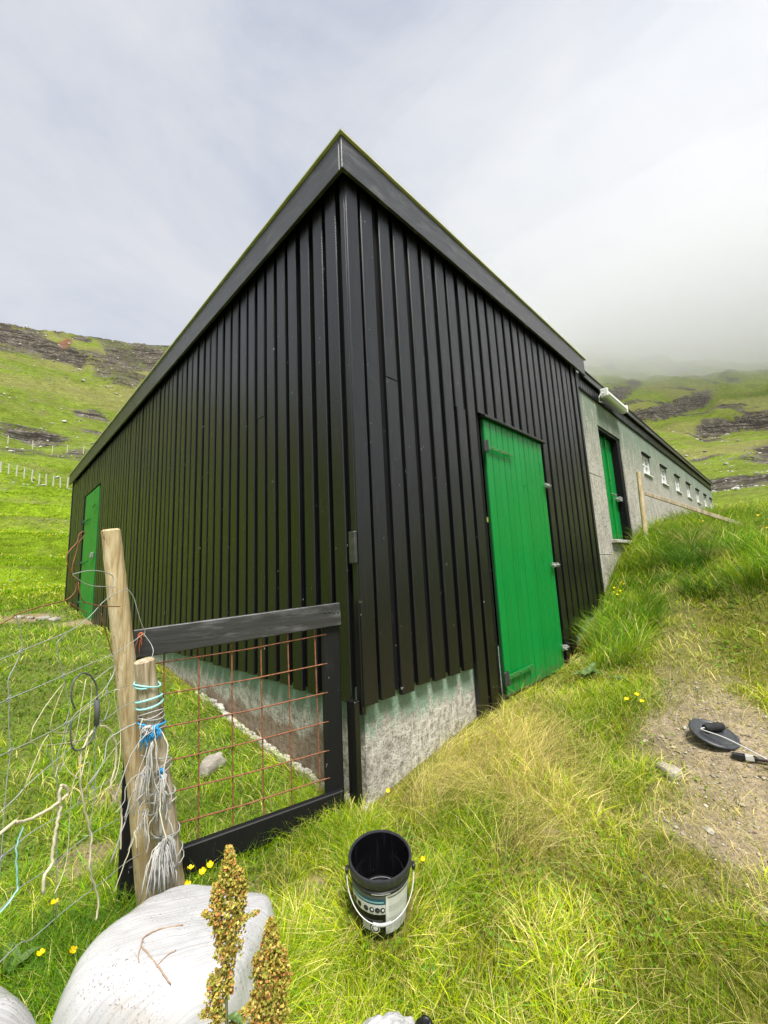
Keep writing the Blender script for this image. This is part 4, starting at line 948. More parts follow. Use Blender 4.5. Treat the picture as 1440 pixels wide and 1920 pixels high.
# ------------------------------------------------------------------ wrapped bales
def mk_wrap():
    t = NT('white_stretch_film'); v = t.coord('Object', (1,1,1))
    def along(rz, ry, sc_):
        m1 = t.n('Mapping'); m1.inputs['Rotation'].default_value = (0, R(ry), R(rz)); t.set(m1.inputs['Vector'], v)
        m2 = t.n('Mapping', Scale=sc_); t.set(m2.inputs['Vector'], m1.outputs[0]); return m2.outputs[0]
    st = t.noise(along(18, 0, (.5, 120, .5)), 1.0, 4, .7, .0); st2 = t.noise(along(21, 0, (.5, 30, .5)), 1.0, 3, .6, .04); sp = t.noise(v, 190, 3, .6); sp2 = t.noise(v, 11, 4, .6); b = t.noise(v, 5, 5, .6)
    base = t.mix(b, (.44,.442,.45), (.48,.48,.485))
    base = t.mix(t.ramp(st, [(.50, 0.), (.62, .42)]), base, (.29,.29,.31)); base = t.mix(t.ramp(st2, [(.54, 0.), (.70, .25)]), base, (.31,.305,.31))
    fleck = t.math('MULTIPLY', t.ramp(sp, [(.60, 0.), (.64, .8)]), t.ramp(sp2, [(.40, 0.), (.60, 1.)]))
    base = t.mix(fleck, base, (.13,.105,.085))
    base = t.mix(t.ramp(t.noise(along(40, 0, (1.5, 9, 3)), 1.6, 4, .6, .8), [(.62, 0.), (.72, .40)]), base, (.36,.30,.22))
    h_ = t.math('ADD', st, t.math('MULTIPLY', st2, .8))
    wv = t.n('TexWave', {'bands_direction': 'Y', 'wave_profile': 'SAW'}, Scale=5.5, Distortion=1.6, Detail=2.); wv.inputs['Detail Scale'].default_value = .6; t.set(wv.inputs['Vector'], along(30, 10, (1, 1, 1)))
    wv2 = t.n('TexWave', {'bands_direction': 'X', 'wave_profile': 'SAW'}, Scale=2.6, Distortion=5., Detail=3.); wv2.inputs['Detail Scale'].default_value = 1.1; t.set(wv2.inputs['Vector'], along(-20, 0, (1, 1, 1)))
    h_ = t.math('ADD', h_, t.math('ADD', t.math('MULTIPLY', wv.outputs['Fac'], 1.1), t.math('MULTIPLY', wv2.outputs['Fac'], .8)))
    t.P(Base_Color=base, Roughness=t.ramp(b, [(.3, .18), (.7, .32)]), Normal=t.bump(h_, .45, .006)); return t.m
M_WRAP = mk_wrap()
def sgnpow(a, e_): return np.sign(a) * np.abs(a) ** e_
def bale(name, c, h, rot, e1, e2, mat, parent=None, seed=0, amp=.05, tilt=(0, 0), fold_amp=.10):
    n1_, n2_ = 80, 150; th = np.linspace(-math.pi / 2, math.pi / 2, n1_ + 1)[:, None]; ph = (np.arange(n2_) * 2 * math.pi / n2_)[None]
    x = sgnpow(np.cos(th), e1) * sgnpow(np.cos(ph), e2); y = sgnpow(np.cos(th), e1) * sgnpow(np.sin(ph), e2); z = sgnpow(np.sin(th), e1) + 0 * ph
    V = np.stack([x, y, z], -1).reshape(-1, 3)
    q = 1 + amp * (fbm(V[:, 0] * 2.2 + seed, V[:, 1] * 2.2 + V[:, 2] * 1.9, 3, 400 + seed) - .5) + .003 * (fbm(V[:, 0] * 9 + V[:, 2] * 6, V[:, 1] * 9 + seed, 2, 410) - .5)
    a1_ = V[:, 0] * .55 + V[:, 1] * .84 + V[:, 2] * .5; a2_ = V[:, 0] * .8 - V[:, 1] * .5
    fold = 1 - np.abs(2 * fbm(a1_ * 5.5 + seed, a2_ * .8 + V[:, 2] * .6, 3, 420 + seed) - 1); fold2 = 1 - np.abs(2 * fbm(a1_ * 3.1 - a2_ * 1.9, V[:, 2] * 2.2 + a2_, 3, 430 + seed) - 1)
    fine_ = fbm(a1_ * 26, a2_ * 1.3 + seed, 2, 440)
    q = q + fold_amp * ((fold ** 5) * .020 + (fold2 ** 9) * .045)
    V = V * q[:, None] * np.array(h)[None]
    Rm = np.array(Matrix.Rotation(R(rot), 3, 'Z') @ Matrix.Rotation(R(tilt[0]), 3, 'X') @ Matrix.Rotation(R(tilt[1]), 3, 'Y'))
    F_ = grid_faces(n1_ + 1, n2_, True)[:, ::-1]
    me = bpy.data.meshes.new(name); me.from_pydata((V @ Rm.T).tolist(), [], F_.tolist()); me.materials.append(mat); me.polygons.foreach_set('use_smooth', [True] * len(me.polygons)); me.validate()
    return link_mesh(name, me, c, parent)
b1 = bale('wrapped_bale', (-.955, -.262, -.112), (.250, .24, .225), 42, .44, .56, M_WRAP, None, 1, .10, (3, 13))
setp(b1, 'large white plastic wrapped bale in front of the wooden posts', 'bale', 'white wrapped bales in the foreground')
def on_bale(o, x, y):
    vs = np.array([tuple(v.co) for v in o.data.vertices]) + np.array(o.location); d_ = np.hypot(vs[:, 0] - x, vs[:, 1] - y); return float(vs[d_ < max(.014, d_.min() + .002)][:, 2].max())
M_DEAD = plain('dead_stem_tan', (.34,.24,.16), .8)
ds = thing('dead_stem', (-1.04, -.3, on_bale(b1, -1.04, -.3)), 'dry forked tan stem lying across the large white bale', 'stem')
for P_, r_ in (([(-.94,-.285),(-.993,-.268),(-1.025,-.268),(-1.040,-.285),(-1.046,-.305),(-1.040,-.345),(-1.032,-.385),(-1.026,-.42),(-1.02,-.445)], .0018), ([(-1.046,-.30),(-1.058,-.325),(-1.063,-.35)], .0012), ([(-1.032,-.385),(-1.01,-.375),(-.985,-.37)], .0012)):
    cord('stalk', [(x_, y_, on_bale(b1, x_, y_) + r_ * .6) for x_, y_ in P_], r_, M_DEAD, ds, 5, .0006)
b2 = bale('wrapped_bale', (-1.43, -.54, .02), (.165, .165, .355), 20, .6, .7, M_WRAP, None, 2, .06, (0, 0))
setp(b2, 'white wrapped bale cut off by the bottom left corner', 'bale', 'white wrapped bales in the foreground')
b3 = thing('plastic_sack', (-.74, -.90, -.29), 'crumpled white plastic sack with black print at the bottom edge', 'sack')
bale('sack_body', (-.745, -.885, -.100), (.10, .085, .195), 45, .6, .6, M_WRAP, b3, 3, .22, (0, 8))
bale('printed_panel', (-.683, -.945, -.068), (.050, .060, .195), 30, .7, .6, M_LBK, b3, 5, .25, (0, -6))
m = MB(); m.tube(smooth_pts([(-.735,-.965,.085),(-.725,-.975,.112),(-.712,-.983,.105),(-.705,-.99,.075),(-.69,-.99,.10),(-.678,-.987,.108),(-.668,-.98,.08)], 4), .0022, 5); m.build('print_swirl', M_LBW, b3, True)

# ------------------------------------------------------------------ dock plants in the foreground
def dock(loc, top, label, sprays, seed):
    rg = np.random.default_rng(seed); x, y = loc; zb = g1(x, y)
    d_ = thing('dock_plant', (x, y, zb), label, 'plant', 'flowering docks in the foreground')
    stem = [Vector((x, y, zb)), Vector((x + .004, y - .003, zb + (top - zb) * .4)), Vector((x - .002, y + .002, zb + (top - zb) * .75)), Vector((x, y, top - .01))]
    m = MB(); m.tube(smooth_pts(stem, 5), [.0055 - .0003 * i for i in range(16)], 7); m.build('stem', M_DSTEM, d_, True)
    Vs, Fs, Cs = [], [], []
    for k, (pts, rads, n) in enumerate(sprays):
        Pp = [Vector(p) for p in pts]; Pw = [Vector((x, y, top)) + _r * p.x + Vector((0, 0, 1)) * p.y + Vector((-_r.y, _r.x, 0)) * p.z for p in Pp]
        m = MB(); Q = smooth_pts(Pw, 4); m.tube(Q, .0018, 5); m.build('branch', M_DSTEM, d_, True)
        for i in range(int(n * 1.25)):
            Lq = sum((Q[q_ + 1] - Q[q_]).length for q_ in range(len(Q) - 1)); nw = max(2, int(Lq / .0115)); t = np.clip((rg.integers(nw) + .5 + rg.normal(0, .24)) / nw, 0, .999) * (len(Q) - 1); j = min(int(t), len(Q) - 2); c_ = Q[j].lerp(Q[j + 1], t - j)
            rr = np.interp(t / (len(Q) - 1), np.linspace(0, 1, len(rads)), rads)
            o_ = rg.normal(size=3); o_ /= np.linalg.norm(o_); whorl = 1.0; c2 = np.array(c_) + o_ * np.array((1, 1, .55)) * rr * .92 * (rg.random() ** .5) * whorl
            sz = rg.uniform(.0020, .0036)
            col = np.array([(.62,.47,.10), (.38,.40,.07), (.66,.30,.11), (.50,.46,.09), (.78,.62,.22)][rg.choice(5, p=[.30, .28, .12, .20, .10])]) * rg.uniform(.7, 1.2)
            for w3 in range(2):
                u1 = rg.normal(size=3); u1 /= np.linalg.norm(u1); u2 = np.cross(u1, rg.normal(size=3)); u2 /= np.linalg.norm(u2)
                b_ = len(Vs); Vs += [c2 - u1 * sz, c2 + u2 * sz * .8, c2 + u1 * sz * 1.1, c2 - u2 * sz * .8]; Fs += [(b_, b_ + 1, b_ + 2, b_ + 3)]; Cs += [col] * 4
    o = tri_mesh('seed_head', np.array(Vs), np.array(Fs), M_SEED, np.array(Cs), False, d_); o['kind'] = 'stuff'
    return d_
def leaf_mesh(L, W_, bend, cup=.25):
    m = MB(); n = 7; vs = []
    for i in range(n + 1):
        t = i / n; w_ = W_ * math.sin(math.pi * min(1, t * .93 + .05)) ** .8 * (1 - .25 * t); xx_ = L * t * (1 - .18 * bend * t); zz_ = L * (.35 * t - bend * t * t * .7)
        for s_ in (-1, 0, 1): vs.append((xx_, s_ * w_, zz_ + abs(s_) * w_ * cup + (.004 * math.sin(t * 17 + s_) if s_ else 0)))
    fs = []
    for i in range(n):
        for k in range(2): fs.append((i * 3 + k, (i + 1) * 3 + k, (i + 1) * 3 + k + 1, i * 3 + k + 1))
    m.add(vs, fs); return m
def mk_leaf():
    t = NT('dock_leaf'); n_ = t.noise(t.coord('Object', (1,1,1), True), 16, 4); t.P(Base_Color=t.ramp(n_, [(.3, (.05,.10,.025)), (.7, (.12,.19,.05))]), Roughness=.42); return t.m
M_LEAF = mk_leaf()
LEAFS = [shared('leaf', leaf_mesh(.17, .030, .5), M_LEAF, (0,0,0)), shared('leaf', leaf_mesh(.12, .026, .8), M_LEAF, (0,0,0))]
def add_leaf(parent, at, az_, pitch, sc_l, which=0):
    o = link_mesh('leaf', LEAFS[which], at, parent); o.rotation_euler = (0, -pitch, az_); o.scale = (sc_l,) * 3; return o
d1 = dock((-1.043, -.800), .560, 'taller rust and green dock with a dense seed head before the bale',
 [([(0,0,0),(0,-.05,0),(.0,-.10,0),(.002,-.17,0)], [.007,.022,.036,.030], 1500), ([(.020,-.035,.0),(.022,-.08,.005),(.012,-.13,0)], [.006,.016,.012], 420), ([(-.022,-.06,0),(-.022,-.10,0),(-.010,-.15,0)], [.008,.016,.012], 420),
  ([(.002,-.16,0),(.0,-.20,0),(.002,-.235,0)], [.022,.014,.010], 320), ([(-.02,-.205,0),(-.022,-.235,0),(-.012,-.275,.0)], [.014,.022,.012], 520), ([(-.035,-.285,0),(-.022,-.315,0),(-.010,-.34,0)], [.010,.014,.010], 260), ([(.045,-.245,0),(.030,-.265,0),(.004,-.285,0)], [.006,.014,.008], 220), ([(-.045,-.105,0),(-.03,-.12,0),(-.01,-.15,0)], [.006,.009,.006], 110), ([(.055,-.105,0),(.03,-.115,0),(.0,-.14,0)], [.005,.009,.006], 110), ([(-.035,-.26,0),(-.042,-.265,0),(-.01,-.275,0)], [.008,.009,.006], 90), ([(-.028,-.33,0),(-.03,-.37,0),(-.012,-.42,0)], [.010,.014,.010], 260)], 5)
for az_, p_, s_, z_ in ((-.9, .5, .42, .245), (2.2, .3, .3, .20), (-1.2, .3, .34, .29)): add_leaf(d1, (-1.043, -.800, z_), az_, p_, s_, 1)
d2 = dock((-.958, -.800), .395, 'shorter rust and green dock seed head right of the bale',
 [([(0,0,0),(0,-.04,0),(.0,-.09,0),(-.004,-.17,0)], [.007,.022,.036,.034], 1700), ([(-.026,-.06,0),(-.024,-.11,0),(-.014,-.17,0)], [.010,.018,.014], 420), ([(.022,-.05,0),(.026,-.10,0),(.018,-.17,0)], [.008,.018,.016], 480), ([(-.03,-.12,0),(-.03,-.17,0),(-.01,-.24,0)], [.01,.016,.01], 300), ([(.004,-.16,0),(.006,-.22,0),(.0,-.30,0)], [.03,.02,.014], 600)], 9)

# ------------------------------------------------------------------ low plants, flowers, stones
def rosette(name, x, y, label, n, sc_l, seed):
    rg = random.Random(seed); z = g1(x, y); d_ = thing(name, (x, y, z), label, 'plant')
    for i in range(n): add_leaf(d_, (x + rg.uniform(-.03, .03), y + rg.uniform(-.03, .03), z + .015), i * 6.28 / n + rg.uniform(-.4, .4), rg.uniform(.05, .75), sc_l * rg.uniform(.7, 1.2), i % 2)
rosette('broad_leaved_weed', 2.06, -.35, 'clump of broad grey green dock leaves below the near green door', 11, 1.15, 1)
rosette('broad_leaved_weed', 1.98, -.60, 'small flat weed beside the path below the green door', 6, .7, 2)
rosette('broad_leaved_weed', -1.27, .30, 'dark broad leaved weed under the wire netting at the left edge', 9, .8, 3)
rosette('broad_leaved_weed', -.42, -.33, 'tiny pale leafed weed on bare soil left of the bucket', 6, .28, 4)
rosette('broad_leaved_weed', 3.05, -.28, 'leafy weed half hidden in the tall grass of the bank', 8, .8, 6)
fm = MB(); PR = .0112
for k in range(5):
    a_ = k * 2 * math.pi / 5; vs = [(0, 0, 0)]
    for t_, w_ in ((.45, .34), (.8, .46), (1., .24)):
        for s_ in (-1, 1): vs.append((PR * (t_ * math.cos(a_) - s_ * w_ * math.sin(a_)), PR * (t_ * math.sin(a_) + s_ * w_ * math.cos(a_)), PR * .75 * t_ * t_))
    fm.add(vs, [(0, 1, 2), (1, 3, 4, 2), (3, 5, 6, 4)])
fm.lathe([(.0, .004), (.003, .003), (.0035, .0)], 7, (0, 0, .001))
FLW = shared('flower', fm, M_PETAL, (0, 0, 0))
BC = [('buttercup growing by the foot of the shorter wooden post', 'buttercups by the short post', [(-.800,.075,.135),(-.772,.105,.150),(-.758,.090,.140),(-.715,.125,.125)]),
      ('buttercup in the dark grass between netting and bale', 'buttercups under the netting', [(-1.135,.40,.10),(-1.17,.20,.10),(-1.115,.155,.09),(-1.29,.20,.12)]),
      ('single buttercup just right of the paint bucket', None, [(-.115,-.43,.075)]), ('single buttercup at the foot of the barn corner', None, [(.075,-.06,.09)]),
      ('single buttercup in the grass seen through the netting', None, [(-.91,1.40,.07)]),
      ('small buttercup in the yellow green grass left of the path', 'buttercups left of the path', [(1.50,-.75,.10),(1.56,-.79,.10),(1.53,-.82,.08)]),
      ('buttercup in the tall grass where the boarding meets the bank', 'buttercups on the bank by the barn', [(3.52,-.20,.20),(3.58,-.18,.22),(3.56,-.25,.18),(3.66,-.22,.22),(3.46,-.22,.20),(3.62,-.27,.21)]),
      ('buttercup in the long grass below the wooden rail', 'buttercups below the rail', [(5.3,-.85,.30),(5.6,-1.35,.30),(4.6,-1.45,.28)])]
for lb, gr, spots in BC:
    for x, y, h_ in spots:
        z = g1(x, y); nth = ['leftmost', 'second', 'third', 'fourth', 'fifth', 'sixth'][sorted(range(len(spots)), key=lambda q_: spots[q_][0] * .71 - spots[q_][1] * .70).index(spots.index((x, y, h_)))]
        t_ = thing('buttercup', (x, y, z), lb if len(spots) == 1 else lb + (', leftmost of its group' if nth == 'leftmost' else ', ' + nth + ' from the left'), 'flower', gr)
        lean = (random.uniform(-.02, .02), random.uniform(-.02, .02)); hd_ = Vector((x + lean[0], y + lean[1], z + h_))
        m = MB(); m.tube([(x, y, z - .01), (x + lean[0] * .3, y + lean[1] * .3, z + h_ * .5), hd_], .0011, 4); m.build('flower_stem', M_STEM, t_)
        f_ = link_mesh('flower', FLW, hd_, t_); dd = (Vector(CAM) - hd_).normalized() * .6 + Vector((random.gauss(0, .25), random.gauss(0, .25), .9)); f_.rotation_euler = dd.to_track_quat('Z', 'Y').to_euler(); f_.scale = (random.uniform(.85, 1.15) * (1.15 if x > 1 else 1.),) * 3
def rock(name, x, y, size, label, seed, sink=.3, rot=0., mat=M_STONE, cat='stone', group=None):
    n1_, n2_ = 12, 20; vs, fs = blob(n1_, n2_); q = 1 + .55 * (fbm(vs[:, 0] * 1.6 + seed, vs[:, 1] * 1.6 + vs[:, 2] * 1.3, 3, 500 + seed) - .5)
    d_ = np.abs(vs).max(1); vs = vs / (d_[:, None] ** .5); vs = vs * q[:, None] * np.array(size)[None]; c_, s_ = math.cos(rot), math.sin(rot); vs = vs @ np.array(((c_, s_, 0), (-s_, c_, 0), (0, 0, 1)))
    me = bpy.data.meshes.new(name); me.from_pydata(vs.tolist(), [], fs.tolist()); me.materials.append(mat); me.polygons.foreach_set('use_smooth', [True] * len(me.polygons)); me.validate(); me.set_sharp_from_angle(angle=R(40))
    return setp(link_mesh(name, me, (x, y, g1(x, y) + size[2] * (1 - 2 * sink)), None), label, cat, group)
rock('stone', -.33, 1.02, (.085, .055, .055), 'pale angular stone in the grass behind the gate', 1, .25, .5)
rock('stone', 1.10, -1.03, (.055, .040, .028), 'flat grey stone at the edge of the path below the lid', 2, .3, .9)
for i, (x, y, s_) in enumerate([(-.55, 7.75, .10), (-.42, 7.55, .09), (-.70, 8.1, .07), (-.85, 8.25, .08)]):
    rock('stone', x, y, (s_, s_ * .8, s_ * .5), ['largest pale stone in the muddy patch by the far left door', 'pale stone nearest the far left door in the mud', 'smallest pale stone in the muddy patch by the far door', 'pale stone farthest from the door in the muddy patch'][i], 10 + i, .3, i * .7, group='stones by the far door')

# far fences on the hillside
def far_fence(name, pts, label, h, lean=None):
    f_ = thing(name, (pts[0][0], pts[0][1], g1(*pts[0])), label, 'fence'); tops = []
    for i, (x, y) in enumerate(pts):
        z = g1(x, y); m = MB(); l_ = random.uniform(-.06, .06); m.tube([(x, y, z - .3), (x + l_, y, z + h * random.uniform(.92, 1.08))], [.085, .075], 7); m.build('post', M_FPOST, f_); tops.append((x, y, z))
    for hh in (.35, .7, .95):
        m = MB(); m.tube([(x, y, z + h * hh) for x, y, z in tops], .012, 4); m.build('line_wire', M_WIRE, f_)
M_FPOST = plain('bleached_fence_post', (.50,.46,.36), .8)
def pol(az, r): return (CAM[0] + r * math.sin(R(az)), CAM[1] + r * math.cos(R(az)))
far_fence('field_fence', [pol(-1.6 + .62 * i, 69 - .75 * i + .4 * math.sin(i)) for i in range(18)], 'long row of bleached posts and wire across the field at left', 1.35)
far_fence('hill_fence', [pol(a_, r_) for a_, r_ in ((-1., 92), (1.2, 91), (3.2, 90), (4.9, 89), (6.2, 88.5), (7.7, 88), (9.6, 87.5), (11.5, 87))], 'sparse upper row of fence posts on the hill at left', 1.5)

# ------------------------------------------------------------------ loose stones on the hill, gravel on the path
def ico():
    t = (1 + 5 ** .5) / 2
    v = np.array([(-1,t,0),(1,t,0),(-1,-t,0),(1,-t,0),(0,-1,t),(0,1,t),(0,-1,-t),(0,1,-t),(t,0,-1),(t,0,1),(-t,0,-1),(-t,0,1)], float); v /= np.linalg.norm(v[0])
    f = np.array([(0,11,5),(0,5,1),(0,1,7),(0,7,10),(0,10,11),(1,5,9),(5,11,4),(11,10,2),(10,7,6),(7,1,8),(3,9,4),(3,4,2),(3,2,6),(3,6,8),(3,8,9),(4,9,5),(2,4,11),(6,2,10),(8,6,7),(9,8,1)])
    return v, f
def pebbles(name, x, y, size, label, colr, flat=.6, sink=.25, mat=None):
    v, f = ico(); n = len(x); q = rng.uniform(.65, 1.25, (n, 12, 1)) * v[None]; q = q * size[:, None, None]
    a = rng.uniform(0, 6.28, n); c_, s_ = np.cos(a)[:, None], np.sin(a)[:, None]; st = rng.uniform(.7, 1.4, n)[:, None]
    X = q[..., 0] * st; Yq = q[..., 1]; V = np.stack([X * c_ - Yq * s_ + x[:, None], X * s_ + Yq * c_ + y[:, None], q[..., 2] * flat + (gz(x, y) + size * flat * (1 - 2 * sink))[:, None]], -1).reshape(-1, 3)
    F_ = (f[None] + (np.arange(n) * 12)[:, None, None]).reshape(-1, 3); C_ = np.repeat(colr, 12, 0)
    return setp(tri_mesh(name, V, F_, mat, C_, False), label, kind='stuff')
tq = NT('loose_stone'); tq.P(Base_Color=tq.n('VertexColor', {'layer_name': 'Col'}).outputs['Color'], Roughness=.9); M_PEB = tq.m
n = 1500; az = np.where(rng.random(n) < .5, rng.uniform(-8, 18, n), rng.uniform(68, 100, n)); r = np.exp(rng.uniform(math.log(58), math.log(240), n))
x = CAM[0] + r * np.sin(np.radians(az)); y = CAM[1] + r * np.cos(np.radians(az)); keep = fbm(x * .04, y * .04, 3, 601) + .6 * hill(x, y)[1] > .52; x, y, r = x[keep], y[keep], r[keep]
pebbles('hillside_stones', x, y, rng.lognormal(-1.75, .5, len(x)) * (.2 + r / 150), 'pale loose stones scattered over the hillside', np.array((.52,.50,.46))[None] * rng.uniform(.5, 1.25, (len(x), 1)), .7, .2, M_PEB)
n = 26000; x = rng.uniform(.3, 4.2, n); y = rng.uniform(-3.0, -.3, n); z = zones(x, y); keep = rng.random(n) < np.maximum(z['path'] * (1.0 - .6 * sst(1.5, 2.6, x)) , z['bare'] * .5) ; x, y = x[keep], y[keep]
sz = np.clip(rng.lognormal(-5.65, .50, len(x)), .0015, .016)
pebbles('gravel', x, y, sz, 'fine pale gravel on the worn path', np.array((.34,.30,.25))[None] * rng.uniform(.45, 1.4, (len(x), 1)) * (1 + rng.normal(0, .05, (len(x), 3))), .65, .2, M_PEB)

# ------------------------------------------------------------------ grass
def blades(name, x, y, L, Wd, lean, col, label, segs=2, tipc=1.25, zoff=-.006, dirs=None, parent=None):
    n = len(x); z = gz(x, y) + zoff; a = rng.uniform(0, 2 * math.pi, n); b = rng.uniform(0, 2 * math.pi, n) if dirs is None else dirs.copy()
    for ox, oy, orr in ((BX, BY, .22), (LX, LY, .20), (-.955, -.27, .38), (-1.43, -.54, .25)):
        w_ = np.hypot(x - ox, y - oy) < orr; b = np.where(w_, np.arctan2(y - oy, x - ox) + (b % (2 * math.pi) - math.pi) * .30, b)
    b = np.where((np.abs(x) < .12) & (y > .05) & (y < 10), math.pi + (b % 6.283 - math.pi) * .4, b); b = np.where((y > -.12) & (x > .05) & (x < 16) & (y < .05), -math.pi / 2 + (b % 6.283 - math.pi) * .4, b)
    sx, sy = np.cos(a) * Wd / 2, np.sin(a) * Wd / 2; lx, ly = np.cos(b) * lean, np.sin(b) * lean
    ts = [0, .55, 1.] if segs == 2 else [0, .38, .72, 1.]
    Vv, Cc = [], []
    for i, t in enumerate(ts):
        hz = L * (t - .42 * np.minimum(lean, 1.6) * t * t * .75); px, py = x + lx * L * t ** 1.7, y + ly * L * t ** 1.7; pz = z + np.maximum(hz, .004)
        wv = (1, .82, 0) if segs == 2 else (1, .9, .6, 0)
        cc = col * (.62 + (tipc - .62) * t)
        if i < len(ts) - 1:
            Vv += [np.stack([px - sx * wv[i], py - sy * wv[i], pz], -1), np.stack([px + sx * wv[i], py + sy * wv[i], pz], -1)]; Cc += [cc, cc]
        else: Vv.append(np.stack([px, py, pz], -1)); Cc.append(cc)
    k = len(Vv); V = np.stack(Vv, 1).reshape(-1, 3); C_ = np.stack(Cc, 1).reshape(-1, 3)
    F0 = [(0, 1, 3), (0, 3, 2), (2, 3, 4)] if segs == 2 else [(0, 1, 3), (0, 3, 2), (2, 3, 5), (2, 5, 4), (4, 5, 6)]
    F_ = (np.array(F0)[None] + (np.arange(n) * k)[:, None, None]).reshape(-1, 3)
    return setp(tri_mesh(name, V, F_, M_GRASS, C_, False), label, kind='stuff')
GREEN = np.array((.195,.365,.008)); YG = np.array((.450,.525,.014)); DRY = np.array((.76,.65,.25)); OLIVE = np.array((.310,.360,.024)); COOL = np.array((.135,.300,.028))
def clear(x, y):
    ok = ~((x > -.03) & (x < 1.15) & (y > -.012) & (y < .1)) & ~((x > .015) & (y > .0)) & ~((x > 3.7) & (y > -.01)) & (np.hypot(x - BX, y - BY) > .105) & (np.hypot(x - LX, y - LY) > .108)
    for c_, rr in (((-.975, -.275), .23), ((-1.43, -.54), .14), ((-.74, -.90), .08)): ok &= np.hypot(x - c_[0], y - c_[1]) > rr
    return ok
def samp(n, r0, r1, a0, a1):
    r = np.exp(rng.uniform(math.log(r0), math.log(r1), n)); a = np.radians(rng.uniform(a0, a1, n)); return CAM[0] + r * np.sin(a), CAM[1] + r * np.cos(a), r
def pick(col_list, w):
    w = np.stack(w, -1); w = w / w.sum(-1, keepdims=True); u = rng.random(len(w))[:, None]; i = (np.cumsum(w, -1) < u).sum(-1).clip(0, len(col_list) - 1); return np.array(col_list)[i]
# the short turf
x, y, r = samp(430000, .42, 15, -26, 112); z = zones(x, y)
keep = clear(x, y) & (rng.random(len(x)) < (1 - .72 * z['path'] ** 1.3) * (1 - .75 * z['bare']) * (1 - .35 * z['straw']))
x, y, r = x[keep], y[keep], r[keep]; z = {k_: v_[keep] for k_, v_ in z.items()}
cl_ = fbm(x * 11, y * 11, 3, 700); c2_ = fbm(x * 3.2, y * 3.2, 3, 710); c3_ = fbm(x * 1.1, y * 1.1, 3, 720)
L = (.030 + .075 * cl_ + .05 * sst(.45, .7, c2_)) * rng.uniform(.55, 1.35, len(x)) * (1 + .8 * z['tuss'] + .7 * z['straw']) * (1 - .45 * z['path']) * (1 + .15 * np.clip(r - 4, 0, 8) / 4)
L *= 1 - .25 * z['lush'] * (y > .4)
Wd = np.maximum(.0020, .00092 * r) * rng.uniform(.7, 1.4, len(x)) * np.where(rng.random(len(x)) < .14, 1.9, 1.)
yel = sst(.34, .56, c3_); lush = z['lush']
col = pick([GREEN, YG, DRY, OLIVE, COOL], [.5 + 1.3 * lush + .9 * z['tuss'], .25 + 1.5 * yel * (1 - lush), .12 + .60 * yel * (1 - .85 * lush) + 2.2 * z['straw'] + 3 * z['path'] + .25 * (c2_ > .55), .25 + .5 * (1 - yel) + 0 * x, .15 + .35 * z['tuss'] + .2 * lush])
col = col * rng.uniform(.65, 1.3, (len(x), 1)) * (.70 + .65 * sst(.3, .7, c2_))[:, None]
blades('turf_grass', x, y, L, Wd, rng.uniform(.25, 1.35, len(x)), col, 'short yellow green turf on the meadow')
# tall dry grass against the barn wall
x, y, r = samp(60000, 1.2, 6, 40, 92); z = zones(x, y); keep = clear(x, y) & (rng.random(len(x)) < z['straw'] * .9); x, y, r = x[keep], y[keep], r[keep]
L = rng.uniform(.08, .26, len(x)) * (.7 + .6 * fbm(x * 5, y * 5, 2, 730)); col = pick([DRY, DRY * 1.2, YG * .95, GREEN], [np.full(len(x), .52), np.full(len(x), .28), np.full(len(x), .14), np.full(len(x), .06)]) * rng.uniform(.65, 1.2, (len(x), 1))
dr = fbm(x * 2.5, y * 2.5, 2, 740) * 12
blades('dry_grass', x, y, L, np.maximum(.0018, .00075 * r) * rng.uniform(.6, 1.2, len(x)), rng.uniform(.5, 1.5, len(x)), col, 'tall straw coloured dry grass along the barn wall', 3, 1.2, dirs=dr + rng.normal(0, .6, len(x)))
# long tussock grass on the bank
x, y, r = samp(210000, 2.6, 16, 52, 112); z = zones(x, y); tn = fbm(x * 2.6, y * 2.6, 3, 750); keep = clear(x, y) & (rng.random(len(x)) < z['tuss'] * (.15 + 1.1 * sst(.38, .6, tn))); x, y, r, tn = x[keep], y[keep], r[keep], tn[keep]
L = rng.uniform(.12, .36, len(x)) * (.55 + .85 * tn) * (1 + .35 * sst(4.5, 7, x)); sp_ = sst(.5, .62, fbm(x * 1.4, y * 1.4, 3, 760))
col = pick([GREEN, COOL, YG, DRY, OLIVE], [.5 + 0 * x, .35 + .3 * (1 - sp_), .25 + .5 * sp_, .14 + .45 * sst(4, 6, x) * sp_, .15 + .3 * sst(4, 6, x)]) * rng.uniform(.55, 1.3, (len(x), 1)) * (.55 + .8 * sst(.3, .68, fbm(x * 2.4, y * 2.4, 3, 765)))[:, None]
dr = fbm(x * 1.7, y * 1.7, 2, 770) * 14
blades('tussock_grass', x, y, L, np.maximum(.003, .00085 * r) * rng.uniform(.6, 1.3, len(x)), rng.uniform(.3, 1.25, len(x)), col, 'long green tussock grass growing on the bank beside the barn', 3, 1.25, dirs=dr + rng.normal(0, .9, len(x)))
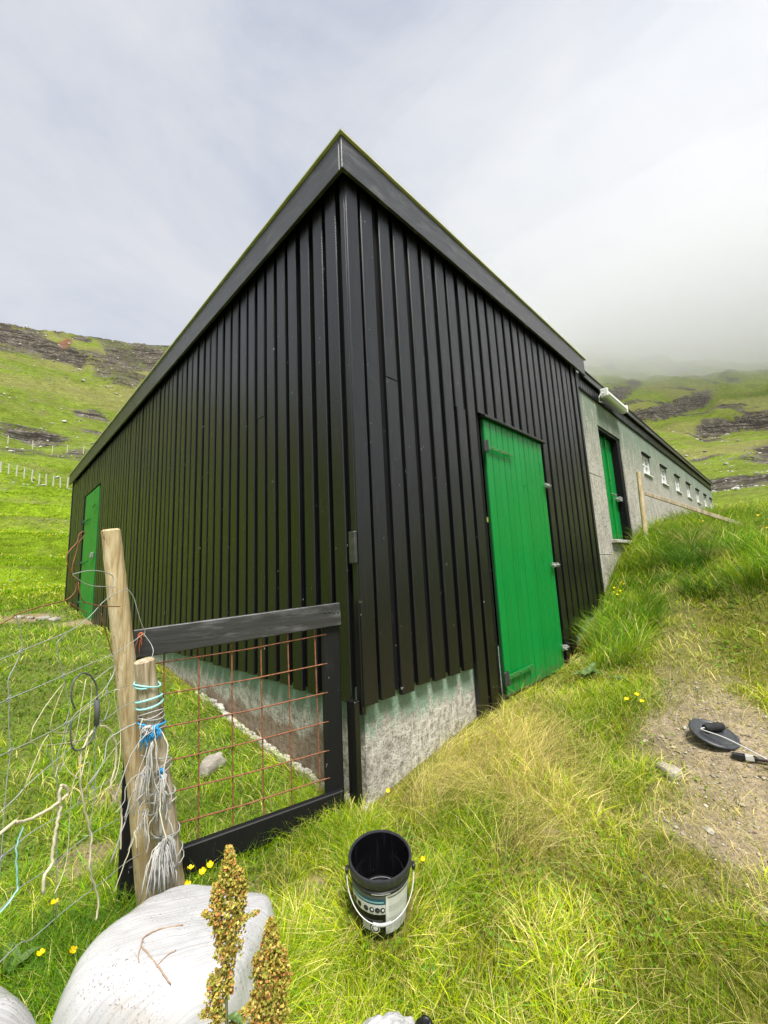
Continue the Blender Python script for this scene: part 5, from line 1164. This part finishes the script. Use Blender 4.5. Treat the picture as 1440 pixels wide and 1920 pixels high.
# single tussocks standing out of the bank
cx = rng.uniform(2.3, 9.5, 520); cy = rng.uniform(-3.2, -.15, 520); zt = zones(cx, cy); k_ = rng.random(520) < zt['tuss'] * (1 - zt['path']); cx, cy = cx[k_], cy[k_]; nb_ = 130
x = np.repeat(cx, nb_); y = np.repeat(cy, nb_); aa_ = rng.uniform(0, 6.283, len(x)); rr_t = np.abs(rng.normal(0, .055, len(x))); hs = np.repeat(rng.uniform(.7, 1.35, len(cx)), nb_); sh_ = np.repeat(rng.uniform(.55, 1.15, len(cx)), nb_); kd = np.repeat(rng.random(len(cx)), nb_)
x = x + np.cos(aa_) * rr_t; y = y + np.sin(aa_) * rr_t; k_ = clear(x, y); x, y, aa_, hs, sh_, kd, rr_t = x[k_], y[k_], aa_[k_], hs[k_], sh_[k_], kd[k_], rr_t[k_]; r = np.hypot(x - CAM[0], y - CAM[1])
col = np.where((kd < .6)[:, None], COOL[None] * .85, np.where((kd < .85)[:, None], GREEN[None] * .8, DRY[None] * .75)) * rng.uniform(.6, 1.25, (len(x), 1)) * sh_[:, None]
blades('tussock_clumps', x, y, rng.uniform(.16, .34, len(x)) * hs, np.maximum(.003, .0008 * r) * rng.uniform(.6, 1.2, len(x)), .35 + rr_t * 9 + rng.uniform(0, .35, len(x)), col, 'dark separate tussocks standing out of the bank grass', 3, 1.3, dirs=aa_ + rng.normal(0, .35, len(x)))
# longer tufts round the corner, the gate and the bale
spots = [(-.14,-.06,.10,700),(-.25,.03,.08,500),(-1.05,.05,.16,2200),(-1.2,.25,.2,2200),(-.65,-.30,.12,900),(-.5,-.5,.15,900),(-.2,-.18,.12,1000),(-.08,-.55,.14,900),(.25,-.45,.18,1300),(1.35,-.55,.22,1500),(1.7,-.70,.2,1300),(-.85,-.62,.10,500),(-.15,.25,.1,500),(-.3,.22,.1,400),(.95,-.82,.15,800)]
X_, Y_ = [], []
for cx, cy, rr, nn in spots: X_.append(rng.normal(cx, rr * .6, nn)); Y_.append(rng.normal(cy, rr * .6, nn))
x, y = np.concatenate(X_), np.concatenate(Y_); k_ = clear(x, y); x, y = x[k_], y[k_]; r = np.hypot(x - CAM[0], y - CAM[1])
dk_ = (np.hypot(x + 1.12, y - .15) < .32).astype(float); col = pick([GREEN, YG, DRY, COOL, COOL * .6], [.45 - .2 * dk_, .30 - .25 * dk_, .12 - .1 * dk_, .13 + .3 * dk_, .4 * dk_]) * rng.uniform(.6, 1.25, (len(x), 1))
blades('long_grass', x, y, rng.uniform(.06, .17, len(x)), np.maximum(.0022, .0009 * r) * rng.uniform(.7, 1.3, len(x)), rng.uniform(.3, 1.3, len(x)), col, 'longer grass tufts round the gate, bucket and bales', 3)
# clover and other small broad leaves in the turf
x, y, r = samp(60000, .5, 5.5, -20, 105); z = zones(x, y); k_ = clear(x, y) & (rng.random(len(x)) < sst(.50, .66, fbm(x * 3.4, y * 3.4, 3, 800)) * (1 - z['path']) * (1 - z['straw'])); x, y, r = x[k_], y[k_], r[k_]; n = len(x)
sz = rng.uniform(.0035, .0085, n) * np.maximum(1, r / 2.2); zc_ = gz(x, y) + rng.uniform(.012, .045, n); a = rng.uniform(0, 6.28, n); tl = rng.normal(0, .35, (n, 2))
q = np.array([(-1,0),(-.45,.62),(.45,.62),(1,0),(.45,-.62),(-.45,-.62)]); px_ = (q[None, :, 0] * np.cos(a)[:, None] - q[None, :, 1] * np.sin(a)[:, None]) * sz[:, None]; py_ = (q[None, :, 0] * np.sin(a)[:, None] + q[None, :, 1] * np.cos(a)[:, None]) * sz[:, None]
V = np.stack([x[:, None] + px_, y[:, None] + py_, zc_[:, None] + px_ * tl[:, :1] + py_ * tl[:, 1:]], -1).reshape(-1, 3); F_ = (np.array([(0,5,4),(0,4,3),(0,3,2),(0,2,1)])[None] + (np.arange(n) * 6)[:, None, None]).reshape(-1, 3)
setp(tri_mesh('clover_leaves', V, F_, M_GRASS, np.repeat(np.array((.17,.31,.03))[None] * rng.uniform(.55, 1.3, (n, 1)), 6, 0), False), 'small round clover leaves scattered through the turf', kind='stuff')
# dead stalks lying about
x, y, r = samp(16000, .6, 7, -10, 100); z = zones(x, y); k_ = clear(x, y) & (rng.random(len(x)) < .25 + .75 * np.maximum(z['path'], z['straw']) - .2 * z['lush']); x, y, r = x[k_], y[k_], r[k_]
blades('dead_stalks', x, y, rng.uniform(.05, .16, len(x)), np.maximum(.0012, .0006 * r), rng.uniform(1.3, 2.2, len(x)), DRY[None] * rng.uniform(.8, 1.45, (len(x), 1)), 'bleached dead grass stalks lying on the ground', 3, 1.1, .008)
# field beyond
x, y, r = samp(90000, 11, 75, -30, 30); k_ = ~((x > -.05) & (y < 10.2)); x, y, r = x[k_], y[k_], r[k_]; cn = fbm(x * .35, y * .35, 3, 780)
col = pick([GREEN * 1.15, YG, np.array((.20,.36,.008))], [.4 + 0 * x, .2 + .8 * sst(.45, .65, cn), .4 + 0 * x]) * rng.uniform(.65, 1.25, (len(x), 1))
blades('field_grass', x, y, rng.uniform(.06, .16, len(x)) * (.6 + .012 * r), .0012 * r * rng.uniform(.7, 1.3, len(x)), rng.uniform(.2, .9, len(x)), col, 'bright green grass of the terraced field at left')
# buttercups too far off to pick apart
x, y, r = samp(2600, 5, 42, -14, 9); k_ = ~((x > -.1) & (y < 10.2)) & (fbm(x * .5, y * .5, 3, 790) > .47) & (rng.random(len(x)) < sst(6, 14, r)); x, y, r = x[k_], y[k_], r[k_]; zf = gz(x, y) + rng.uniform(.08, .2, len(x)); sz = .0022 * r * rng.uniform(.35, .8, len(x))
q = np.array([(-1,0,0),(0,-1,.3),(1,0,0),(0,1,.3),(0,0,1.)]); V = (np.stack([x, y, zf], -1)[:, None] + q[None] * sz[:, None, None]).reshape(-1, 3); F_ = (np.array([(0,1,4),(1,2,4),(2,3,4),(3,0,4)])[None] + (np.arange(len(x)) * 5)[:, None, None]).reshape(-1, 3)
setp(tri_mesh('meadow_flowers', V, F_, M_SEED, np.where(rng.random((len(V) // 5, 1)) < .7, np.array((.70,.55,.02))[None], np.array((.65,.65,.55))[None]).repeat(5, 0), False), 'dots of yellow and white wild flowers across the left field', kind='stuff')
